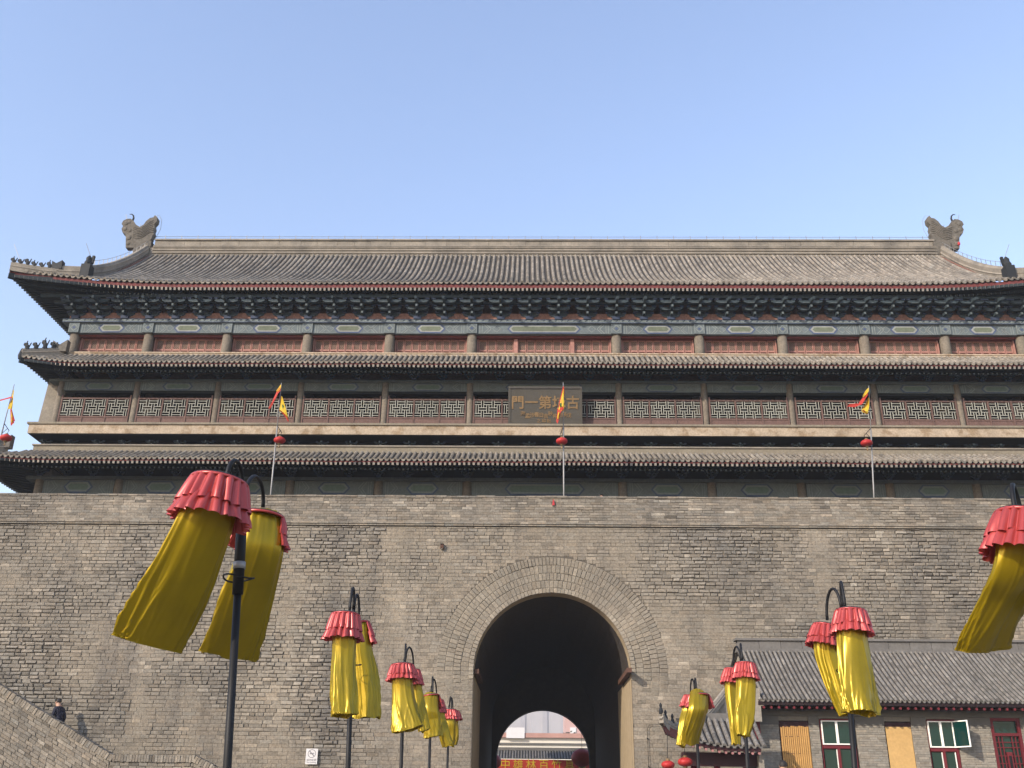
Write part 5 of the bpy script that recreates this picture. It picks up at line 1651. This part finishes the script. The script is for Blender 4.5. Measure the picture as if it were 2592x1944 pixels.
def banner(label, Y, rimL, rimR, drop, tube, wid, dep, hook, seed, arc=None, group=None, lift=None, overtop=False, wr=1.0, tilt=0.0, yaw=0.12):
    """cloth lamp cover: black ring, cap, two-tier red frill and yellow sleeve. Pixel points are survey positions at depth Y"""
    A, B_ = at(*rimL, Y), at(*rimR, Y)
    c = (A + B_) / 2; r0 = (B_ - A).length / 2
    D = at(*drop, Y - .02); axis = (D - c); L = axis.length; axis.normalize()
    lat = (B_ - A).normalized()
    t = thing('cloth_banner', label, 'banner', c, 'red and yellow cloth banners on the lamp poles')
    x = (lat - axis * lat.dot(axis)).normalized(); y = axis.cross(x).normalized()
    # ring and cap
    m_ = MB(); m_.tube([c + x * r0 * math.cos(a) + y * r0 * math.sin(a) for a in (2 * math.pi * k / 32 for k in range(33))], r0 * .055, 8, cap=False); m_.build('ring', 'iron', t, smooth=True)
    m_ = MB(); rows = []
    for k in range(6):
        f_ = k / 5; rr = r0 * math.cos(f_ * 1.35); up = r0 * .20 * math.sin(f_ * 1.45)
        rows.append([c - axis * up + x * rr * math.cos(a) + y * rr * math.sin(a) for a in (2 * math.pi * j / 20 for j in range(21))])
    m_.grid(rows); m_.build('cap', 'cap', t, smooth=True)
    # frills
    a0, a1 = arc if arc else (0.0, 2 * math.pi)
    npl = 18 if Y < 15 else 20
    m_ = MB(); frill(m_, c, axis, lat, r0 * 1.0, r0 * 1.27, 0, L * .66, npl, .20, seed, a0, a1); m_.build('upper_frill', 'red', t, smooth=True)
    m_ = MB(); frill(m_, c, axis, lat, r0 * 1.10, r0 * 1.40, L * .50, L, npl, .19, seed + 5, a0, a1); m_.build('lower_frill', 'red', t, smooth=True)
    m_ = MB(); m_.tube([c + axis * .012 + x * r0 * 1.03 * math.cos(a) + y * r0 * 1.03 * math.sin(a) for a in (2 * math.pi * k / 32 for k in range(33))], r0 * .07, 7, cap=False); m_.build('gathered_hem', 'red', t, smooth=True)
    # sleeve
    path = [c + axis * .02] + [at(p[0], p[1], Y + p[2]) for p in tube]
    W = [r0 * .95] + [q * r0 * (1.0 if tilt else 1.07) for q in wid]
    Dp = [r0 * .8] + [q * r0 for q in dep]
    m_ = MB(); rows = satin_tube(m_, path, W, Dp, Vector((math.cos(yaw), math.sin(yaw), -tilt)).normalized(), seed, wr); m_.build('sleeve', 'yellow', t, smooth=True)
    # hem cord round the foot
    m_ = MB(); m_.tube(rows[-2][::3], r0 * .018, 5, cap=False); m_.build('hem', 'yellow', t, smooth=True)
    return c, t


def lamp_pole(label, X, Y, ztop, xb=None, hooks=()):
    zb = hz(Y)
    t = thing('lamp_pole', label, 'lamp pole', (X, Y, zb), 'black lamp poles in two rows before the gate')
    xb = X if xb is None else xb
    top = Vector((X, Y, ztop)); base = Vector((xb, Y, zb))
    at_ = lambda z: base.lerp(top, (z - zb) / (ztop - zb))
    m_ = MB(); m_.tube([base, at_(ztop - .9)], [.038, .032], 14); m_.build('pole', 'iron', t, smooth=True)
    m_ = MB(); m_.tube([at_(ztop - .92), at_(ztop - .12)], [.047, .047], 14); m_.build('sleeve_socket', 'iron', t, smooth=True)
    m_ = MB(); m_.tube([at_(ztop - .2), top], [.03, .024], 10); m_.build('neck', 'iron', t, smooth=True)
    m_ = MB(); m_.tube([at_(ztop - .70), at_(ztop - .64)], .055, 12); m_.build('collar', 'iron_grey', t, smooth=True)
    m_ = MB(); rr = .13; cc = at_(ztop - .78); m_.tube([cc + Vector((rr * math.cos(a), rr * math.sin(a), .015 * math.sin(2 * a))) for a in (2 * math.pi * k / 20 for k in range(21))], .008, 6); m_.build('wire_hoop', 'iron', t)
    m_ = MB(); m_.lathe(base, [(.18, 0), (.18, .03), (.08, .05), (.07, .2)], 16); m_.build('base_plate', 'iron', t)
    for (p, h) in hooks:
        m_ = MB(); crook(m_, top + Vector(((p.x - X) * .12, (p.y - Y) * .08, -.02)), p, h, .019); m_.build('crook', 'iron', t, smooth=True)
    return t


BACKARC = (R(160), R(380))     # frill gathered round the back only, the sleeve hanging out in front
GRP = None
YL = [8.5, 13.9, 19.6, 25.0, 30.2]
# --- left row, nearest pole
c1, _ = banner('biggest yellow banner with a full two-tier red frill, on the near left pole', 8.0, (419, 1032), (531, 1047), (452, 1126),
               [(440, 1140, .02), (393, 1255, .12), (352, 1340, .22), (326, 1392, .30)], [1.06, 1.18, 1.22, 1.20], [.55, .36, .28, .22], None, 1.3, tilt=.10, yaw=.72)
c2, _ = banner('big yellow banner hanging clear of its red frill behind the near left pole', 9.35, (523, 1118), (612, 1112), (556, 1180),
               [(566, 1180, -.10), (538, 1270, -.02), (508, 1360, .08), (487, 1416, .16)], [1.05, 1.22, 1.24, 1.20], [.50, .40, .32, .26], None, 2.6, tilt=.05, yaw=.60, arc=BACKARC)
pX = at(517, 1140, 8.5).x; pXb = at(490, 1659, 8.5).x; zT = at(519, 1062, 8.5).z
lamp_pole('nearest and tallest looking black lamp pole on the left', pX, 8.5, zT, pX + (pXb - pX) * 1.7, [(c1 + Vector((.02, .1, .06)), .22), (c2 + Vector((.02, -.1, .06)), .24)])
# --- left row, second pole
c1, _ = banner('yellow banner with neat red frill on the front arm of the second left pole', 13.45, (718, 1331), (776, 1323), (741, 1382),
               [(743, 1400, 0), (740, 1450, -.05), (741, 1500, -.1), (742, 1546, -.14)], [.80, .80, .82, .82], [.7, .55, .5, .48], None, 3.1)
c2, _ = banner('yellow banner with frill pushed back on the rear arm of the second left pole', 14.35, (756, 1345), (797, 1348), (783, 1395),
               [(779, 1400, -.05), (786, 1450, -.08), (791, 1500, -.1), (792, 1551, -.12)], [1.05, 1.22, 1.28, 1.26], [.7, .6, .55, .5], None, 4.4, arc=(R(215), R(400)))
p = at(762, 1340, 13.9); zT = at(769, 1312, 13.9).z
lamp_pole('black lamp pole second from the front on the left', p.x, 13.9, zT, at(760, 1659, 13.9).x, [(c1 + Vector((.03, .1, .06)), .30), (c2 + Vector((0, -.1, .06)), .26)])
# --- third
c1, _ = banner('yellow banner with full pink-red frill on the front arm of the third left pole', 19.15, (846, 1437), (893, 1436), (869, 1470),
               [(870, 1480, 0), (874, 1520, -.05), (879, 1550, -.1), (884, 1576, -.14)], [.9, 1.0, 1.1, 1.2], [.7, .55, .5, .48], None, 5.2)
c2, _ = banner('partly hidden yellow banner on the rear arm of the third left pole', 20.05, (880, 1447), (907, 1449), (896, 1482),
               [(900, 1490, 0), (905, 1525, -.05), (912, 1555, -.1), (917, 1578, -.14)], [.85, .9, .8, .7], [.6, .5, .45, .4], None, 6.0)
p = at(873, 1450, 19.6); lamp_pole('black lamp pole third from the front on the left', p.x, 19.6, at(876, 1420, 19.6).z, at(869, 1659, 19.6).x, [(c1 + Vector((.03, .1, .06)), .30), (c2 + Vector((0, -.1, .06)), .28)])
# --- fourth
c1, _ = banner('yellow banner hanging in front of its red frill on the fourth left pole', 24.55, (914, 1505), (948, 1500), (933, 1530),
               [(929, 1530, -.2), (932, 1555, -.2), (934, 1575, -.2), (936, 1592, -.2)], [1.0, 1.05, 1.0, .98], [.7, .55, .5, .5], None, 7.7, arc=BACKARC)
c2, _ = banner('yellow banner swept sideways with a red frill behind the fourth left pole', 25.45, (930, 1510), (957, 1516), (945, 1542),
               [(950, 1550, 0), (957, 1575, -.1), (963, 1595, -.1), (968, 1611, -.1)], [.8, .8, .75, .7], [.6, .5, .45, .4], None, 8.1)
p = at(932, 1500, 25.0); lamp_pole('black lamp pole fourth from the front on the left', p.x, 25.0, at(934, 1482, 25).z, at(928, 1659, 25.0).x, [(c1 + Vector((.03, .1, .06)), .30), (c2 + Vector((0, -.1, .06)), .28)])
# --- fifth
c1, _ = banner('small yellow banner draped over its red frill on the left pole nearest the gate', 29.8, (958, 1533), (986, 1535), (972, 1556),
               [(973, 1562, -.1), (975, 1582, -.1), (973, 1598, -.1), (970, 1611, -.1)], [.75, .55, .62, .6], [.6, .45, .4, .4], None, 9.3)
c2, _ = banner('thin yellow banner on the rear arm of the left pole nearest the gate', 30.6, (966, 1537), (991, 1539), (981, 1557),
               [(982, 1562, 0), (984, 1580, 0), (983, 1595, 0), (980, 1608, 0)], [.6, .5, .5, .45], [.5, .4, .4, .4], None, 9.9)
p = at(970, 1530, 30.2); lamp_pole('black lamp pole on the left nearest the gate', p.x, 30.2, at(972, 1523, 30.2).z, at(967, 1659, 30.2).x, [(c1 + Vector((.03, .1, .06)), .28), (c2 + Vector((0, -.1, .06)), .28)])
# --- right row
c1, _ = banner('yellow banner blown far to the left at the right edge of the view', 7.45, (2158, 1124), (2262, 1108), (2205, 1205),
               [(2194, 1225, .06), (2166, 1290, .26), (2138, 1350, .44), (2119, 1400, .60)], [1.02, 1.10, 1.20, 1.26], [.48, .36, .30, .24], None, 10.4, tilt=-.02, yaw=.34)
p = at(2222, 1170, 7.85); lamp_pole('nearest black lamp pole on the right, at the edge of the view', p.x, 7.85, at(2222, 1120, 7.85).z, p.x + .05, [(c1 + Vector((0, .1, .06)), .26)])
c1, _ = banner('wide crumpled yellow banner on the front arm of the second right pole', 12.25, (1807, 1321), (1868, 1318), (1841, 1370),
               [(1842, 1385, 0), (1848, 1450, -.06), (1856, 1500, -.1), (1862, 1540, -.14)], [.98, 1.05, 1.1, 1.08], [.7, .55, .5, .5], None, 11.2, wr=1.2)
c2, _ = banner('narrowing yellow banner on the rear arm of the second right pole', 13.15, (1758, 1355), (1809, 1350), (1779, 1398),
               [(1785, 1410, 0), (1800, 1465, -.05), (1814, 1510, -.1), (1826, 1545, -.14)], [.92, .80, .62, .42], [.7, .55, .45, .35], None, 12.9, wr=1.2)
p = at(1824, 1340, 12.7); lamp_pole('black lamp pole second from the front on the right', p.x, 12.7, at(1812, 1310, 12.7).z, at(1834, 1659, 12.7).x, [(c1 + Vector((-.03, .1, .06)), .32), (c2 + Vector((0, -.1, .06)), .32)])
c1, _ = banner('yellow banner with bright red frill on the front arm of the third right pole', 18.45, (1590, 1434), (1630, 1432), (1611, 1468),
               [(1612, 1475, 0), (1610, 1520, -.05), (1606, 1555, -.1), (1604, 1590, -.14)], [.98, .98, .9, .55], [.7, .55, .5, .4], None, 13.6, wr=1.3)
c2, _ = banner('thin drooping yellow banner on the rear arm of the third right pole', 19.35, (1566, 1448), (1600, 1444), (1581, 1478),
               [(1580, 1485, 0), (1584, 1530, -.05), (1588, 1570, -.1), (1590, 1606, -.14)], [.8, .72, .62, .5], [.6, .5, .45, .35], None, 14.4)
p = at(1603, 1440, 18.9); lamp_pole('black lamp pole third from the front on the right', p.x, 18.9, at(1594, 1425, 18.9).z, at(1611, 1659, 18.9).x, [(c1 + Vector((-.03, .1, .06)), .30), (c2 + Vector((0, -.1, .06)), .30)])
c1, _ = banner('yellow banner hanging before a red frill on the right pole nearest the gate', 23.65, (1489, 1502), (1531, 1500), (1512, 1528),
               [(1508, 1530, -.30), (1501, 1560, -.25), (1495, 1582, -.18), (1492, 1606, -.10)], [1.10, 1.18, 1.12, 1.0], [.6, .45, .38, .32], None, 15.1, tilt=.02, yaw=.6, arc=BACKARC)
c2, _ = banner('slim yellow banner leaning left on the rear arm of the right pole nearest the gate', 24.55, (1478, 1505), (1504, 1503), (1487, 1530),
               [(1487, 1535, 0), (1480, 1560, -.1), (1475, 1590, -.15), (1471, 1612, -.2)], [.9, .8, .75, .65], [.6, .5, .45, .4], None, 16.3)
p = at(1502, 1500, 24.1); lamp_pole('black lamp pole on the right nearest the gate', p.x, 24.1, at(1500, 1488, 24.1).z, at(1506, 1659, 24.1).x, [(c1 + Vector((-.03, .1, .06)), .28), (c2 + Vector((0, -.1, .06)), .28)])

# ================================================================== PEOPLE


def person(label, base, h, rz, top_m, leg_m, stoop=0.0, hat=None):
    base = Vector(base); s_ = h / 1.72
    V = {'pel': (0, 0, .92), 'bel': (0, -.02 - stoop * .3, 1.10), 'che': (0, -.03 - stoop * .8, 1.30), 'nec': (0, -.02 - stoop * 1.2, 1.46), 'hd0': (0, -.05 - stoop * 1.6, 1.54), 'hd1': (0, -.06 - stoop * 1.8, 1.63), 'hd2': (0, -.05 - stoop * 1.8, 1.69)}
    Rr = {'pel': (.16, .12), 'bel': (.15, .11), 'che': (.17, .12), 'nec': (.06, .06), 'hd0': (.075, .085), 'hd1': (.082, .098), 'hd2': (.06, .07)}
    E_ = [('pel', 'bel'), ('bel', 'che'), ('che', 'nec'), ('nec', 'hd0'), ('hd0', 'hd1'), ('hd1', 'hd2')]
    for sx, n in ((-1, 'l'), (1, 'r')):
        sw = .12 * sx
        V.update({'hip' + n: (.09 * sx, 0, .86), 'kn' + n: (.10 * sx, -.05 + sw * .8, .48), 'an' + n: (.10 * sx, .03 + sw, .09), 'to' + n: (.11 * sx, -.12 + sw, .04),
                  'sh' + n: (.18 * sx, -.03 - stoop, 1.39), 'el' + n: (.24 * sx, .02 - stoop * .9 - sw * .4, 1.12), 'wr' + n: (.24 * sx, -.10 - stoop * .8 - sw * .8, .90), 'ha' + n: (.24 * sx, -.14 - stoop * .8 - sw, .82)})
        Rr.update({'hip' + n: (.095, .10), 'kn' + n: (.065, .065), 'an' + n: (.05, .05), 'to' + n: (.045, .035), 'sh' + n: (.075, .075), 'el' + n: (.055, .055), 'wr' + n: (.042, .042), 'ha' + n: (.04, .03)})
        E_ += [('pel', 'hip' + n), ('hip' + n, 'kn' + n), ('kn' + n, 'an' + n), ('an' + n, 'to' + n), ('che', 'sh' + n), ('sh' + n, 'el' + n), ('el' + n, 'wr' + n), ('wr' + n, 'ha' + n)]
    names = list(V); me = bpy.data.meshes.new('body')
    me.from_pydata([Vector(V[n]) * s_ for n in names], [(names.index(a), names.index(c)) for a, c in E_], [])
    ob = bpy.data.objects.new('tmp_body', me); COL.objects.link(ob)
    md = ob.modifiers.new('s', 'SKIN'); md.use_smooth_shade = True
    sv = me.skin_vertices[0].data
    for k, n in enumerate(names): sv[k].radius = (Rr[n][0] * s_, Rr[n][1] * s_); sv[k].use_root = (n == 'pel')
    ob.modifiers.new('u', 'SUBSURF').levels = 1
    dg = bpy.context.evaluated_depsgraph_get(); me2 = bpy.data.meshes.new_from_object(ob.evaluated_get(dg))
    bpy.data.objects.remove(ob)
    t = thing('person', label, 'person', base); t.rotation_euler = (0, 0, rz)
    for m__ in (top_m, leg_m, 'skin', 'black_cloth'): me2.materials.append(M[m__])
    for p in me2.polygons:
        c = p.center / s_
        hand = abs(c.x) > .19 and c.z < .93 and c.z > .7
        p.material_index = 2 if (c.z > 1.47 or hand) else (3 if c.z < .1 else (0 if c.z > .86 or (abs(c.x) > .17 and c.z > .7) else 1))
        p.use_smooth = True
    o = put('body', me2, t, loc=(0, 0, 0))
    hd = Vector(V['hd1']) * s_
    m_ = MB()
    rows = []
    for k in range(8):
        a = -0.25 + 1.82 * k / 7; rr = .098 * s_ * math.cos(min(a, 1.55)); zz = .115 * s_ * math.sin(a)
        row = []
        for j in range(21):
            th = 2 * math.pi * j / 20
            cut = max(0, -math.sin(th)) * (.07 * s_ if k < 4 else 0)
            row.append(hd + Vector((rr * math.cos(th), rr * 1.12 * math.sin(th) + .012 + (cut if k < 4 else 0), zz + .012 * s_)))
        rows.append(row)
    m_.grid(rows); put('hair', m_.mesh('hair', 'hair', True), t, loc=(0, 0, 0))
    m_ = MB(); f = hd + Vector((0, -.098 * s_, -.01))
    m_.obox(f + Vector((0, -.008, -.012)), (.012 * s_, 0, 0), (0, .016 * s_, 0), (0, -.006, .022 * s_)); put('nose', m_.mesh('nose', 'skin', True), t, loc=(0, 0, 0))
    for sx in (-1, 1):
        m_ = MB(); m_.lathe(f + Vector((sx * .032 * s_, .012, .02)), [(.004, -.008), (.010, 0), (.004, .008)], 8); put('eye', m_.mesh('eye', 'hair'), t, loc=(0, 0, 0))
        m_ = MB(); m_.lathe(hd + Vector((sx * .088 * s_, 0.005, -.01)), [(.008, -.03), (.016, -.01), (.018, .015), (.008, .03)], 8, sx=.5); put('ear', m_.mesh('ear', 'skin', True), t, loc=(0, 0, 0))
    m_ = MB(); m_.obox(f + Vector((0, .008, -.052 * s_)), (.022, 0, 0), (0, .006, 0), (0, 0, .005)); put('mouth', m_.mesh('mouth', 'red_cloth'), t, loc=(0, 0, 0))
    return t


q = at(137, 1510, 33.35); xm_ = q.x
person('person in dark clothes walking on the stair behind the brick parapet', (xm_, 33.35, rtop(xm_) - 1.0), (q.z - (rtop(xm_) - 1.0)) * 1.0, R(-112), 'navy', 'black_cloth', stoop=.09)
q = at(1693, 1645, 26.0)
person('dark haired person in front of the bamboo-blind window, only the head in view', (q.x, 26.0, 0), q.z, R(200), 'black_cloth', 'black_cloth')
q = at(1298, 1070, 35.6)
person('person in red peeping over the wall top above the arch', (q.x, 35.6, 9.7), q.z - 9.7, R(10), 'red_cloth', 'black_cloth')
# small red pennon stuck on the parapet front
q = at(1195.5, 1085, WY - .04)
pn = MB(); pn.prism([(q.x - .05, q.z - .12), (q.x + .05, q.z - .10), (q.x + .012, q.z + .10), (q.x - .015, q.z + .10)], WY - .06, WY - .03); o = pn.build('red_ribbon', 'red_cloth'); o['label'] = 'scrap of red ribbon tied on the parapet face over the arch'; o['category'] = 'ribbon'

# ================================================================== haze in the air
HAZE = 0.0005
if HAZE:
    hb = MB().box(-400, 400, -60, 760, -2.0, 130)
    hm = bpy.data.materials.new('haze_air'); hm.use_nodes = True
    nt = hm.node_tree; nt.nodes.remove(nt.nodes['Principled BSDF'])
    pv = nt.nodes.new('ShaderNodeVolumePrincipled'); pv.inputs['Color'].default_value = (0.86, 0.90, 0.97, 1); pv.inputs['Density'].default_value = HAZE; pv.inputs['Anisotropy'].default_value = 0.0
    nt.links.new(pv.outputs[0], nt.nodes['Material Output'].inputs['Volume'])
    hb.build('haze', hm, kind='stuff')
